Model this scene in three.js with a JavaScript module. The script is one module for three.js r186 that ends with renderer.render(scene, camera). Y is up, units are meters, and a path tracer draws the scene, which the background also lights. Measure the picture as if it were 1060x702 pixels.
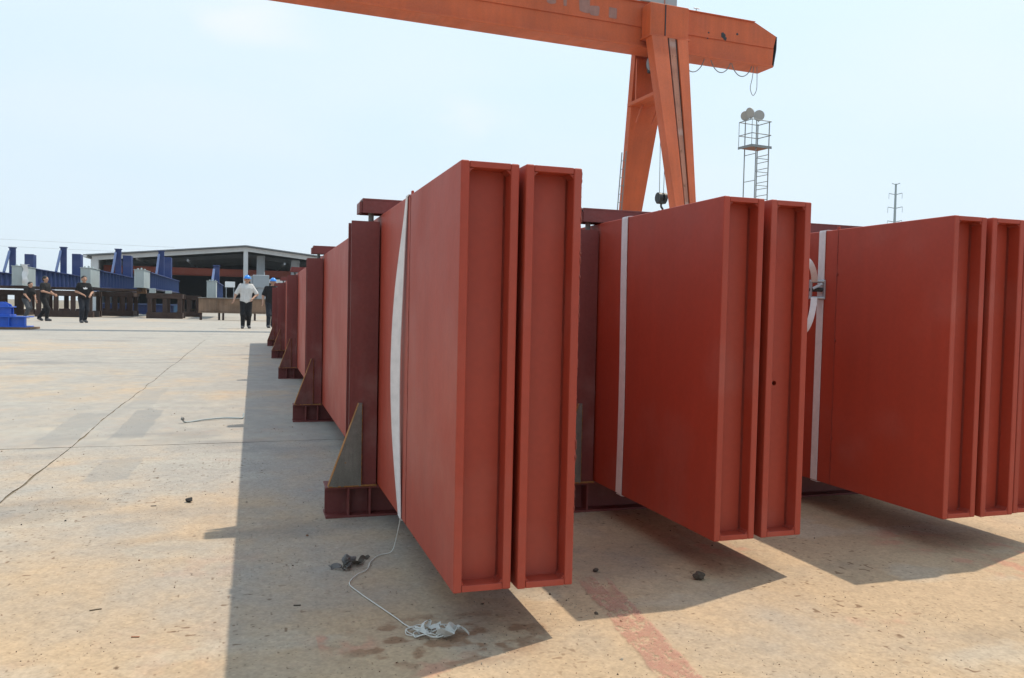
import * as THREE from 'three';
import { RoundedBoxGeometry } from 'three/addons/geometries/RoundedBoxGeometry.js';
import { MarchingCubes } from 'three/addons/objects/MarchingCubes.js';
import { mergeGeometries } from 'three/addons/utils/BufferGeometryUtils.js';

// ------------------------------------------------------------------ camera, sky, sun, exposure
const scene = new THREE.Scene();
const camera = new THREE.PerspectiveCamera(44.88, 1024 / 678, 0.05, 3000);
{
  const m = new THREE.Matrix4().makeBasis(
    new THREE.Vector3(0.948, 0.022, 0.318),
    new THREE.Vector3(-0.009, 0.999, -0.041),
    new THREE.Vector3(-0.318, 0.036, 0.947));
  camera.quaternion.setFromRotationMatrix(m).normalize();
  camera.position.set(0, 0.85, 0);
}
const renderer = new THREE.WebGLRenderer({ antialias: true });
renderer.toneMapping = THREE.LinearToneMapping;
renderer.toneMappingExposure = 1.02;
renderer.shadowMap.enabled = true;
renderer.shadowMap.type = THREE.PCFSoftShadowMap;

const SUN = new THREE.Vector3(0.545, 1.213, -0.19).normalize();
const sun = new THREE.DirectionalLight(new THREE.Color(1.0, 0.9, 0.74), 3.9);
sun.position.copy(SUN).multiplyScalar(60);
sun.target.position.set(0, 0, 0);
sun.castShadow = true;
sun.shadow.mapSize.set(4096, 4096);
Object.assign(sun.shadow.camera, { left: -40, right: 40, top: 60, bottom: -60, near: 1, far: 160 });
scene.add(sun, sun.target);

// noise --------------------------------------------------------------------------------------
function rng(seed) { let s = seed >>> 0; return () => { s = (s + 0x6D2B79F5) >>> 0; let t = s; t = Math.imul(t ^ (t >>> 15), t | 1); t ^= t + Math.imul(t ^ (t >>> 7), t | 61); return ((t ^ (t >>> 14)) >>> 0) / 4294967296; }; }
const TAB = new Float32Array(65536); { const r = rng(71); for (let i = 0; i < 65536; i++) TAB[i] = r(); }
function vn(x, y) {
  const xi = Math.floor(x), yi = Math.floor(y); let fx = x - xi, fy = y - yi;
  fx = fx * fx * (3 - 2 * fx); fy = fy * fy * (3 - 2 * fy);
  const a = (xi & 255), b = ((xi + 1) & 255), c = (yi & 255) << 8, d = ((yi + 1) & 255) << 8;
  const p = TAB[a | c], q = TAB[b | c], r = TAB[a | d], s = TAB[b | d];
  return p + (q - p) * fx + (r - p) * fy + (p - q - r + s) * fx * fy;
}
function fbm(x, y, o = 4) { let s = 0, a = 0.5, n = 0; for (let i = 0; i < o; i++) { s += a * vn(x, y); n += a; a *= 0.5; x = x * 2.03 + 17.3; y = y * 2.03 + 5.1; } return s / n; }
const sm = (a, b, t) => { t = Math.min(1, Math.max(0, (t - a) / (b - a))); return t * t * (3 - 2 * t); };
const mix = (a, b, t) => a + (b - a) * t;
const enc = (v) => { v = Math.min(1, Math.max(0, v)); return Math.round(255 * (v <= 0.0031308 ? v * 12.92 : 1.055 * Math.pow(v, 1 / 2.4) - 0.055)); };

// the sky: hazy pale blue with thin bright cloud, a broad glow round the sun
{
  const W = 1024, H = 512, data = new Float32Array(W * H * 4);
  for (let j = 0; j < H; j++) for (let i = 0; i < W; i++) {
    const el = ((j + 0.5) / H - 0.5) * Math.PI, az = ((i + 0.5) / W - 0.5) * 2 * Math.PI;
    const y = Math.sin(el), x = Math.cos(el) * Math.cos(az), z = Math.cos(el) * Math.sin(az);
    const e = Math.max(0, y);
    const up = Math.pow(e, 0.6);
    let r = mix(0.81, 0.53, up), g = mix(0.895, 0.83, up), b = mix(0.95, 1.08, up);
    const c = Math.max(0, x * SUN.x + y * SUN.y + z * SUN.z);
    const glow = 0.16 * Math.pow(c, 1.5) + 0.22 * Math.pow(c, 8) + 0.6 * Math.pow(c, 60);
    r += glow; g += glow * 0.98; b += glow * 0.93;
    // thin cloud, seen on a flat layer
    const k = 1 / (e + 0.12), cxp = x * k * 1.3, czp = z * k * 1.3;
    const veil = sm(0.3, 0.7, fbm(cxp * 0.55 + 3.4, czp * 0.6 + 11.7, 4)) * sm(0.0, 0.3, e);
    // one soft bank of cumulus high on the left, others like it all round
    const bank = fbm(cxp * 1.15 + 40.4 + 0.6 * fbm(cxp * 3, czp * 3, 4), czp * 1.15 + 17.2, 5);
    const lump1 = Math.exp(-Math.pow((az + 1.58) / 0.15, 2) - Math.pow((el - 0.37) / 0.085, 2)) * 0.5;
    const wisp = Math.min(1, 0.35 * veil + sm(0.68, 1.0, bank + lump1) * sm(0.12, 0.3, e));
    r += (0.985 - r) * wisp * 0.8; g += (0.995 - g) * wisp * 0.75; b += (1.01 - b) * wisp * 0.7;
    const o = (j * W + i) * 4;
    data[o] = Math.max(0, r); data[o + 1] = Math.max(0, g); data[o + 2] = Math.max(0, b); data[o + 3] = 1;
  }
  const t = new THREE.DataTexture(data, W, H, THREE.RGBAFormat, THREE.FloatType);
  t.mapping = THREE.EquirectangularReflectionMapping; t.magFilter = t.minFilter = THREE.LinearFilter;
  t.wrapS = THREE.RepeatWrapping; t.needsUpdate = true;
  scene.background = t; scene.environment = t;
}

// ------------------------------------------------------------------ helpers
const used = {};
function numbered(n) { const k = (used[n] ?? -1) + 1; used[n] = k; return k ? n + '_' + String(k).padStart(3, '0') : n; }
function tag(o, label, category, group, kind) { if (label) o.userData.label = label; if (category) o.userData.category = category; if (group) o.userData.group = group; if (kind) o.userData.kind = kind; return o; }
function thing(name, label, category, [x, y, z] = [0, 0, 0], turn = 0, group) {
  const o = new THREE.Group(); o.name = numbered(name); o.position.set(x, y, z); o.rotation.y = turn; scene.add(o);
  return tag(o, label, category, group);
}
function mesh(name, geo, mat, parent) {
  const o = new THREE.Mesh(geo, mat); o.name = parent ? name : numbered(name); o.castShadow = o.receiveShadow = true;
  (parent ?? scene).add(o); return o;
}
// texture coordinates in metres, each face along its main axis
function metreUV(g, ox = 0, oy = 0, s = 1) {
  const p = g.attributes.position, n = g.attributes.normal, uv = new Float32Array(p.count * 2);
  for (let i = 0; i < p.count; i++) {
    const ax = Math.abs(n.getX(i)), ay = Math.abs(n.getY(i)), az = Math.abs(n.getZ(i)), x = p.getX(i), y = p.getY(i), z = p.getZ(i);
    let u, v; if (ax >= ay && ax >= az) { u = z; v = y; } else if (ay >= az) { u = x; v = z; } else { u = x; v = y; }
    uv[2 * i] = (u + ox) * s; uv[2 * i + 1] = (v + oy) * s;
  }
  g.setAttribute('uv', new THREE.BufferAttribute(uv, 2)); return g;
}
// box given by its limits, edges slightly rounded
function bx(x0, x1, y0, y1, z0, z1, r = 0.003) {
  const w = x1 - x0, h = y1 - y0, d = z1 - z0, rr = Math.min(r, 0.24 * w, 0.24 * h, 0.24 * d);
  const g = rr > 0 ? new RoundedBoxGeometry(w, h, d, 1, rr) : new THREE.BoxGeometry(w, h, d);
  g.translate((x0 + x1) / 2, (y0 + y1) / 2, (z0 + z1) / 2);
  return metreUV(g);
}
function fixed(g) { const n = g.index ? g.toNonIndexed() : g; for (const k of Object.keys(n.attributes)) if (!['position', 'normal', 'uv'].includes(k)) n.deleteAttribute(k); return n; }
const merge = (list) => mergeGeometries(list.map(fixed));
// a bar from a to b with a rectangular section w (sideways) by h
function bar(a, b, w, h, r = 0.002) {
  const A = new THREE.Vector3(...a), B = new THREE.Vector3(...b), d = B.clone().sub(A), L = d.length();
  const g = bx(-w / 2, w / 2, -h / 2, h / 2, 0, L, r);
  g.applyQuaternion(new THREE.Quaternion().setFromUnitVectors(new THREE.Vector3(0, 0, 1), d.normalize()));
  return g.translate(...a);
}
function rod(a, b, r, seg = 8, r2 = r) {
  const A = new THREE.Vector3(...a), B = new THREE.Vector3(...b), d = B.clone().sub(A), L = d.length();
  const g = new THREE.CylinderGeometry(r2, r, L, seg); g.translate(0, L / 2, 0);
  g.applyQuaternion(new THREE.Quaternion().setFromUnitVectors(new THREE.Vector3(0, 1, 0), d.normalize()));
  return g.translate(...a);
}
function tube(pts, r, seg = 40, rad = 6) { return new THREE.TubeGeometry(new THREE.CatmullRomCurve3(pts.map((p) => new THREE.Vector3(...p))), seg, r, rad, false); }
// flat outline in the xy plane, thickness t towards +z
function plate(pts, t, bevel = 0) {
  const s = pts instanceof THREE.Shape ? pts : new THREE.Shape(pts.map(([x, y]) => new THREE.Vector2(x, y)));
  return metreUV(new THREE.ExtrudeGeometry(s, { depth: t, bevelEnabled: bevel > 0, bevelSize: bevel, bevelThickness: bevel, bevelSegments: 1, curveSegments: 10 }));
}
// a hull through two rectangles (tapered box): [x0,x1,z0,z1] at y0 and at y1
function taper(y0, a, y1, b) {
  const c = [[a[0], y0, a[2]], [a[1], y0, a[2]], [a[1], y0, a[3]], [a[0], y0, a[3]], [b[0], y1, b[2]], [b[1], y1, b[2]], [b[1], y1, b[3]], [b[0], y1, b[3]]];
  const f = [[0, 1, 2, 3], [7, 6, 5, 4], [3, 2, 6, 7], [1, 0, 4, 5], [2, 1, 5, 6], [0, 3, 7, 4]], pos = [];
  for (const [i, j, k, l] of f) for (const q of [i, j, k, i, k, l]) pos.push(...c[q]);
  const g = new THREE.BufferGeometry(); g.setAttribute('position', new THREE.Float32BufferAttribute(pos, 3)); g.computeVertexNormals();
  return metreUV(g);
}

function dataTex(W, H, fn, srgb) {
  const d = new Uint8Array(W * H * 4);
  for (let j = 0; j < H; j++) for (let i = 0; i < W; i++) {
    const c = fn(i / W, j / H, i, j), o = (j * W + i) * 4;
    if (srgb) { d[o] = enc(c[0]); d[o + 1] = enc(c[1]); d[o + 2] = enc(c[2]); } else { const v = Math.round(255 * Math.min(1, Math.max(0, c))); d[o] = d[o + 1] = d[o + 2] = v; }
    d[o + 3] = 255;
  }
  const t = new THREE.DataTexture(d, W, H); t.magFilter = THREE.LinearFilter; t.minFilter = THREE.LinearMipmapLinearFilter; t.generateMipmaps = true;
  t.wrapS = t.wrapT = THREE.MirroredRepeatWrapping; if (srgb) t.colorSpace = THREE.SRGBColorSpace; t.needsUpdate = true; return t;
}
const rep = (t, s, s2 = s) => { t.repeat.set(s, s2); return t; };

// paint on steel: base colour with mottling, chalky scuffs, rust where it is thin
function paintMat(base, o = {}) {
  const { size = 1.6, mottle = 0.12, chalk = 0.05, rust = 0, rough = 0.5, res = 512, seed = 0, spec = 0.5, bump = 0.0006, rustCol = [0.2, 0.08, 0.035] } = o;
  const S = seed * 13.7;
  const rustAt = (u, v) => rust > 0 ? sm(0.80 - 0.3 * rust, 0.92 - 0.3 * rust, 0.55 * fbm(u * 7 + S, v * 5 + 3 + S, 5) + 0.45 * fbm(u * 40 + S, v * 34, 3)) : 0;
  const map = dataTex(res, res, (u, v) => {
    const a = fbm(u * 5 + S, v * 5 + S, 4) - 0.5, st = fbm(u * 60 + S, v * 4, 3) - 0.5, fi = vn(u * 190 + S, v * 190) - 0.5;
    const m = 1 + mottle * (1.5 * a + 0.8 * st + 0.5 * fi), ck = chalk * sm(0.5, 0.8, fbm(u * 9 + 40 + S, v * 9, 5)) , q = rustAt(u, v);
    return base.map((c, k) => mix(mix(c * m, [0.5, 0.42, 0.38][k], ck), rustCol[k] * (0.7 + 0.6 * fi + 0.6 * (a + 0.5)), q));
  }, true);
  const rm = dataTex(256, 256, (u, v) => rough + 0.22 * (fbm(u * 11 + S, v * 11, 4) - 0.5) + 0.25 * rustAt(u, v));
  const bm = dataTex(512, 512, (u, v) => 0.5 + 0.6 * (fbm(u * 6 + S, v * 6, 3) - 0.5) + 0.25 * (vn(u * 150, v * 150) - 0.5));
  for (const t of [map, rm, bm]) rep(t, 1 / size);
  return new THREE.MeshStandardMaterial({ map, roughnessMap: rm, roughness: 1, bumpMap: bm, bumpScale: bump * 4, metalness: 0 });
}
const plain = (c, rough = 0.6, metal = 0) => new THREE.MeshStandardMaterial({ color: new THREE.Color().setRGB(...c), roughness: rough, metalness: metal });

const M = {
  primer: paintMat([0.345, 0.041, 0.018], { rough: 0.55, chalk: 0.045, mottle: 0.17, seed: 1, res: 1024, size: 2.2, bump: 0.0002 }),
  weld: paintMat([0.32, 0.037, 0.017], { rough: 0.5, seed: 2, size: 0.2, bump: 0.002 }),
  rack: paintMat([0.15, 0.03, 0.026], { rough: 0.52, chalk: 0.1, mottle: 0.3, seed: 3, rust: 0.16 }),
  scale: paintMat([0.13, 0.125, 0.105], { rough: 0.62, chalk: 0.12, mottle: 0.5, seed: 4, size: 0.5, rust: 0.42, rustCol: [0.26, 0.12, 0.035] }),
  rustEdge: paintMat([0.3, 0.13, 0.035], { rough: 0.8, mottle: 0.5, seed: 5, size: 0.3 }),
  crane: paintMat([0.52, 0.095, 0.022], { rough: 0.62, chalk: 0.01, mottle: 0.25, seed: 6, rust: 0.1, size: 6, res: 1024 }),
  craneWorn: paintMat([0.36, 0.14, 0.085], { rough: 0.7, chalk: 0.3, mottle: 0.5, seed: 7, rust: 0.4, size: 3 }),
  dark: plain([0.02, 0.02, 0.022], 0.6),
  black: plain([0.012, 0.012, 0.013], 0.45),
  strap: plain([0.72, 0.69, 0.68], 0.75),
  twine: plain([0.6, 0.58, 0.53], 0.8),
  galv: plain([0.38, 0.4, 0.42], 0.5, 0.5),
  hall: paintMat([0.52, 0.53, 0.54], { rough: 0.6, mottle: 0.15, seed: 8, size: 8 }),
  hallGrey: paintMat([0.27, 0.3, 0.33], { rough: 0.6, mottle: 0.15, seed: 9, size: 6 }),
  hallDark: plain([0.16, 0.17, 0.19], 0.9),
  roof: plain([0.16, 0.17, 0.18], 0.6),
  navy: paintMat([0.018, 0.04, 0.15], { rough: 0.5, mottle: 0.25, seed: 10, size: 4, chalk: 0.04 }),
  navyLight: paintMat([0.07, 0.11, 0.24], { rough: 0.5, mottle: 0.25, seed: 18, size: 4 }),
  greyPaint: paintMat([0.33, 0.38, 0.39], { rough: 0.6, mottle: 0.15, seed: 11, size: 3 }),
  brown: paintMat([0.045, 0.024, 0.018], { rough: 0.8, mottle: 0.6, chalk: 0.02, seed: 12, size: 2, rust: 0.35, rustCol: [0.1, 0.045, 0.025] }),
  rackRust: paintMat([0.13, 0.035, 0.028], { rough: 0.6, mottle: 0.4, seed: 23, size: 0.6, rust: 0.3 }),
  rustPlate: paintMat([0.2, 0.13, 0.085], { rough: 0.75, mottle: 0.6, seed: 13, size: 3, rust: 0.3 }),
  brightBlue: paintMat([0.012, 0.1, 0.52], { rough: 0.4, mottle: 0.15, seed: 14, size: 2 }),
  timber: paintMat([0.16, 0.095, 0.055], { rough: 0.85, mottle: 0.5, seed: 15, size: 0.8 }),
  steelGrey: paintMat([0.2, 0.2, 0.19], { rough: 0.6, mottle: 0.4, seed: 16, size: 1 }),
  tower: plain([0.22, 0.23, 0.23], 0.6, 0.3),
  craneGrey: paintMat([0.3, 0.14, 0.11], { rough: 0.7, mottle: 0.3, seed: 17, size: 1 }),
  rackTower: plain([0.24, 0.1, 0.06], 0.8),
  lens: plain([0.36, 0.34, 0.32], 0.4),
  pole: plain([0.3, 0.35, 0.36], 0.7),
  hallRed: paintMat([0.3, 0.06, 0.03], { rough: 0.6, seed: 19, size: 4 }),
  brightBlueDull: plain([0.06, 0.14, 0.26], 0.6),
  skin: plain([0.42, 0.235, 0.16], 0.6),
  hair: plain([0.012, 0.01, 0.009], 0.6),
  lip: plain([0.3, 0.11, 0.09], 0.6),
  helmet: plain([0.03, 0.24, 0.68], 0.3),
};

// ------------------------------------------------------------------ ground
const jointX = (z) => -0.93 + 0.0155 * (-z - 3.9);
const JZ = -5.27;
// colour of the concrete at a point: grey slab, ochre dirt trodden into it, rust dust, scuffs, specks
function concrete(x, z, fine) {
  const big = fbm(x * 0.35 + 9, z * 0.3 + 4, 4), med = fbm(x * 1.3 + 31, z * 1.1 + 12, 5), sml = fbm(x * 7 + 3, z * 6.3, 4);
  let dirt = sm(0.3, 0.8, 0.5 * med + 0.4 * big + 0.25 * (sml - 0.5) + 0.24 * sm(-4.2, -2.0, z) + 0.1 * sm(0.9, 2.2, x) - 0.12 * sm(-8, -22, z));
  const tone = 1 + 0.16 * (med - 0.5) + 0.14 * (big - 0.5) + 0.2 * (sml - 0.5);
  let r = mix(0.325, 0.385, dirt) * tone, g = mix(0.3, 0.272, dirt) * tone, b = mix(0.268, 0.168, dirt) * tone;
  // pale cement scuffs and trowel arcs
  const pale = sm(0.60, 0.74, fbm(x * 2.1 + 57 + 0.8 * med, z * 3.3 + 8, 5)) * 0.3;
  r = mix(r, 0.4, pale); g = mix(g, 0.37, pale); b = mix(b, 0.315, pale);
  // darker damp-looking patches of old oil
  const oil = sm(0.66, 0.8, fbm(x * 0.9 + 71, z * 1.6 + 44, 4)) * 0.45;
  r *= 1 - oil * 0.5; g *= 1 - oil * 0.47; b *= 1 - oil * 0.4;
  // red primer dust
  const red = sm(0.64, 0.78, fbm(x * 2.4 + 11, z * 2.8 + 90, 4)) * sm(0.45, 0.7, fbm(x * 16, z * 15, 3)) * (z > -4 && x > 0.2 ? 0.7 : 0.12);
  r = mix(r, 0.42, red); g = mix(g, 0.2, red); b = mix(b, 0.13, red);
  // rust-brown spill by the front beam
  const dx = (x - 0.52) / 0.33, dz = (z + 2.03) / 0.2, sp = sm(1.1, 0.2, dx * dx + dz * dz) * sm(0.46, 0.66, fbm(x * 18 + 5, z * 22, 4));
  r = mix(r, 0.2, sp * 0.8); g = mix(g, 0.1, sp * 0.8); b = mix(b, 0.05, sp * 0.8);
  if (fine) {
    const s1 = vn(x * 130, z * 130), s2 = vn(x * 260 + 9, z * 260), s3 = fbm(x * 45, z * 42, 2);
    const m = 1 + 0.22 * (s1 - 0.5) + 0.18 * (s2 - 0.5) + 0.18 * (s3 - 0.5);
    r *= m; g *= m; b *= m;
    const spk = sm(0.86, 0.93, vn(x * 62 + 7, z * 55 + 3)) * sm(0.45, 0.65, fbm(x * 3 + 2, z * 3, 3));
    r *= 1 - 0.5 * spk; g *= 1 - 0.58 * spk; b *= 1 - 0.64 * spk;
    const sp2 = sm(0.9, 0.97, vn(x * 118 + 3, z * 104 + 31)) * 0.5; r *= 1 - sp2; g *= 1 - 1.1 * sp2; b *= 1 - 1.2 * sp2;
  } else {
    const s3 = fbm(x * 20, z * 11, 3); const m = 1 + 0.2 * (s3 - 0.5); r *= m; g *= m; b *= m;
  }
  // mortar patches beside the long joint
  for (const [px, pz, w, l, a] of [[-0.64, -6.3, 0.1, 0.75, 0.55], [-1.02, -6.1, 0.11, 0.75, 0.4], [-0.74, -7.9, 0.1, 0.8, 0.25], [-0.58, -4.55, 0.1, 0.3, 0.4]]) {
    const ex = Math.abs(x - px + 0.1 * (z - pz) * 0.1) / w, ez = Math.abs(z - pz) / l, nn = 0.35 * (fbm(x * 14, z * 5, 3) - 0.5);
    const k = sm(1.05, 0.9, Math.max(ex, ez) + nn) * a; r = mix(r, 0.2, k); g = mix(g, 0.2, k); b = mix(b, 0.195, k);
  }
  return [r, g, b];
}
const NEAR = { x0: -0.95, w: 4.2, z0: -5.3, d: 4.1 }, MID = { x0: -7.5, w: 11, z0: -28, d: 22.8 };
const bumpAt = (x, z) => 0.5 + 0.5 * (fbm(x * 30, z * 30, 4) - 0.5) + 0.35 * (fbm(x * 3, z * 3, 3) - 0.5) - 0.35 * sm(0.84, 0.92, vn(x * 48 + 70, z * 48));
function groundMat(A, nx, nz, fine) {
  const map = dataTex(nx, nz, (u, v) => concrete(A.x0 + u * A.w, A.z0 + v * A.d, fine), true);
  const bm = dataTex(1024, 1024, (u, v) => bumpAt(A.x0 + u * A.w, A.z0 + v * A.d));
  return new THREE.MeshStandardMaterial({ map, bumpMap: bm, bumpScale: 0.0035, roughness: 0.9 });
}
M.groundNear = groundMat(NEAR, 2048, 2048, true);
M.groundMid = groundMat(MID, 2048, 2048, false);
function slab(pts, mat, A, uo, parent) {
  const s = new THREE.Shape(pts.map(([x, z]) => new THREE.Vector2(x, -z)));
  const g = new THREE.ExtrudeGeometry(s, { depth: 0.04, bevelEnabled: true, bevelSize: -0.003, bevelOffset: 0, bevelThickness: 0.003, bevelSegments: 1 });
  g.rotateX(-Math.PI / 2); g.translate(0, -0.043, 0);
  const p = g.attributes.position, uv = g.attributes.uv;
  for (let i = 0; i < p.count; i++) uv.setXY(i, (p.getX(i) - A.x0) / A.w + uo, (p.getZ(i) - A.z0) / A.d);
  return mesh('concrete_slab', g, mat, parent);
}
{
  const yard = new THREE.Group(); yard.name = 'concrete_yard'; scene.add(yard);
  tag(yard, 'dusty pale concrete yard with open slab joints', 'pavement', null, 'structure');
  const rag = rng(5);
  const longEdge = (za, zb, side) => { const o = [], n = Math.round(Math.abs(zb - za) / 0.06); for (let i = 0; i <= n; i++) { const z = mix(za, zb, i / n); const q = Math.abs(z) < 20 ? 1 : 0; o.push([jointX(z) + 0.012 * (vn(z * 2.3, 3) - 0.5) * 2 + side * (0.001 + q * (0.0025 * rag() + 0.012 * Math.pow(vn(z * 9, 40 + side), 5))), z]); } return o; };
  const crossEdge = (xa, xb, side) => { const o = [], n = Math.round(Math.abs(xb - xa) / 0.05); for (let i = 0; i <= n; i++) { const x = mix(xa, xb, i / n); o.push([x, JZ + 0.012 * (vn(x * 2.1, 9) - 0.5) * 2 + side * (0.0035 + 0.006 * rag() * vn(x * 3, 5) + 0.03 * Math.pow(vn(x * 7, 80 + side), 5) * sm(-0.2, -0.7, x))]); } return o; };
  const jx = jointX(JZ);
  slab([...crossEdge(jx + 0.01, 9, 1), [9, 5], ...longEdge(5, JZ + 0.012, 1)], M.groundNear, NEAR, 0, yard);
  slab([...crossEdge(jx - 0.01, -8, 1), [-8, 5], ...longEdge(5, JZ + 0.012, -1)].reverse(), M.groundNear, NEAR, 0.37, yard);
  slab([...crossEdge(jx + 0.01, 60, -1), [60, -95], ...longEdge(-95, JZ - 0.012, 1)].reverse(), M.groundMid, MID, 0, yard);
  slab([...crossEdge(jx - 0.01, -60, -1), [-60, -95], ...longEdge(-95, JZ - 0.012, -1)], M.groundMid, MID, 0, yard);
  const t = dataTex(512, 512, (u, v) => { const a = fbm(u * 14, v * 14, 5), q = 0.8 + 0.4 * a; return [0.2 * q, 0.165 * q, 0.12 * q]; }, true); rep(t, 60);
  const g = new THREE.PlaneGeometry(3000, 3000); g.rotateX(-Math.PI / 2); g.translate(0, -0.006, 0);
  tag(mesh('ground', g, new THREE.MeshStandardMaterial({ map: t, roughness: 1 })), 'dusty bare earth around and under the concrete yard', 'ground', null, 'structure');
}
// worn red painted stripe
{
  const al = dataTex(512, 1024, (u, v) => {
    const x = u * 0.13, z = v * 1.6, wear = fbm(x * 60 + 3, z * 45, 4) * 0.6 + fbm(x * 220, z * 200, 2) * 0.4, edge = sm(0, 0.1, u + 0.12 * (fbm(z * 20, 2, 3) - 0.5)) * sm(1, 0.9, u + 0.12 * (fbm(z * 22, 7, 3) - 0.5));
    return edge * sm(0.63, 0.5, wear + 0.12 * (fbm(z * 4, x * 4 + 5, 2) - 0.5)) * sm(1.0, 0.9, v + 0.2 * (fbm(x * 60, 4, 2) - 0.5)) * (0.3 + 0.25 * fbm(x * 90, z * 90, 3));
  });
  const g = new THREE.PlaneGeometry(0.115, 1.5); g.rotateX(-Math.PI / 2);
  const o = mesh('painted_stripe', g, new THREE.MeshStandardMaterial({ color: new THREE.Color().setRGB(0.48, 0.21, 0.16), alphaMap: al, transparent: true, roughness: 0.85 }));
  o.position.set(0.984, 0.003, -1.63); o.rotation.y = -0.128;
  tag(o, 'worn red painted stripe on the concrete in front of the beams', 'road marking', null, 'structure');
}

// ------------------------------------------------------------------ painted box beams
const H0 = 0.128, HB = 1.0915;             // underside above the ground, beam height
const SP = 0.023, FP = 0.016, REC = 0.052; // side plate, flange plate, recess of the end plate
function boxBeam(label, [x, z], turn, w, L, o = {}) {
  const t = thing('box_beam', label, 'steel beam', [x, H0, z], turn, 'red box beams standing on edge in rows');
  const off = o.off ?? 0;
  const uvo = (g) => metreUV(g, off, off * 0.7);
  mesh('side_plate', uvo(bx(0, SP, 0, HB, -L, 0, 0.004)), M.primer, t);
  mesh('side_plate', uvo(bx(w - SP, w, 0.001, HB - 0.001, -L, 0, 0.004)), M.primer, t);
  mesh('top_flange', uvo(bx(SP + 0.0002, w - SP - 0.0002, HB - FP - 0.001, HB - 0.0012, -L, -0.0012, 0.0015)), M.primer, t);
  mesh('bottom_flange', uvo(bx(SP + 0.0002, w - SP - 0.0002, 0.0014, FP + 0.002, -L, -0.0012, 0.0015)), M.primer, t);
  // recessed end plate, with a bolt hole where one shows
  const s = new THREE.Shape([[SP - 0.002, FP], [w - SP + 0.002, FP], [w - SP + 0.002, HB - FP], [SP - 0.002, HB - FP]].map((p) => new THREE.Vector2(...p)));
  if (o.hole) { const h = new THREE.Path(); h.absarc(o.hole[0], o.hole[1], 0.008, 0, Math.PI * 2, true); s.holes.push(h); }
  const ep = plate(s, 0.014); ep.translate(0, 0, -REC - 0.014); mesh('end_plate', uvo(ep), M.primer, t);
  // welds in the four inner corners and down the sides of the end plate
  const fil = (pts, len, z0) => { const g = plate(pts, len); g.translate(0, 0, z0); return g; };
  const a = 0.013, L1 = SP - 0.001, R1 = w - SP + 0.001, B1 = FP + 0.002, T1 = HB - FP - 0.002;
  for (const pts of [[[L1, B1], [L1 + a, B1], [L1 + a * 0.42, B1 + a * 0.42], [L1, B1 + a]], [[R1, B1], [R1, B1 + a], [R1 - a * 0.42, B1 + a * 0.42], [R1 - a, B1]],
    [[L1, T1], [L1, T1 - a], [L1 + a * 0.42, T1 - a * 0.42], [L1 + a, T1]], [[R1, T1], [R1 - a, T1], [R1 - a * 0.42, T1 - a * 0.42], [R1, T1 - a]]])
    mesh('corner_weld', fil(pts, REC - 0.004, -REC), M.weld, t);
  const rr = rng(100 + Math.round(off * 50));
  for (const sx of [L1, R1]) {
    const pts = []; for (let i = 0; i <= 50; i++) pts.push([sx + (rr() - 0.5) * 0.0012, mix(B1, T1, i / 50), -REC + 0.001 + (rr() - 0.5) * 0.0012]);
    mesh('end_weld', tube(pts, 0.0055, 90, 6), M.weld, t);
  }
  // butt weld down the visible side, a little lug on the upper edge beside it
  if (o.seam) {
    const pts = []; for (let i = 0; i <= 60; i++) pts.push([0.0012 + (rr() - 0.5) * 0.001, mix(0.004, HB - 0.004, i / 60), o.seam + (rr() - 0.5) * 0.004]);
    mesh('seam_weld', tube(pts, 0.0028, 120, 6), M.weld, t);
    mesh('lug', bx(0.002, 0.01, HB - 0.002, HB + 0.012, o.seam - 0.012, o.seam + 0.002, 0.002), M.primer, t);
    if (o.seamDots) for (const y of [0.9, 0.62, 0.2]) { const g = new THREE.SphereGeometry(0.006, 8, 6); g.scale(0.6, 1.3, 1); g.translate(0, y, o.seam + 0.004); mesh('tack_weld', g, M.weld, t); }
  }
  // ragged flame-cut edge with slag beads
  if (o.ragged) {
    const list = [];
    for (let i = 0; i < 240; i++) {
      const y = mix(0.02, HB - 0.01, (i + rr()) / 240), q = 0.0012 + 0.0028 * rr() * rr() + (fbm(y * 14, 3, 3) > 0.55 ? 0.0014 : 0);
      const g = new THREE.IcosahedronGeometry(q, 1); g.scale(1, 1.5 + 1.8 * rr(), 1.2); g.translate(w - 0.001, y, -0.004 - 0.004 * rr()); list.push(g);
    }
    mesh('slag_edge', merge(list), M.weld, t);
  }
  return t;
}
const ROWS = [
  { x: 0.5245, z: -1.985, a: -0.018, beams: [[0, 0.153, 0], [0.168, 0.153, 0.008]], who: 'left', rackZ: -3.3, mid: 0.16 },
  { x: 1.438, z: -2.231, a: -0.008, beams: [[0, 0.148, 0], [0.177, 0.152, -0.004]], who: 'middle', rackZ: -3.16, mid: 0.16 },
  { x: 2.414, z: -2.278, a: -0.006, beams: [[0, 0.15, 0], [0.17, 0.154, 0.006], [0.345, 0.162, -0.01]], who: 'right', rackZ: -3.18, mid: 0.24 },
];
const LEN = 16.7;
const beamLabels = [
  ['outer left red box beam of the nearest pair, beside the shadowed yard', 'right beam of the nearest red pair, with a ragged cut edge'],
  ['left red box beam of the middle pair, with a taut white strap', 'right red box beam of the middle pair, small hole in its end'],
  ['widest-showing red box beam of the right-hand row, faint weld seam on its side', 'second red box beam of the right-hand row', 'last red box beam at the right edge of the picture'],
];
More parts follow.
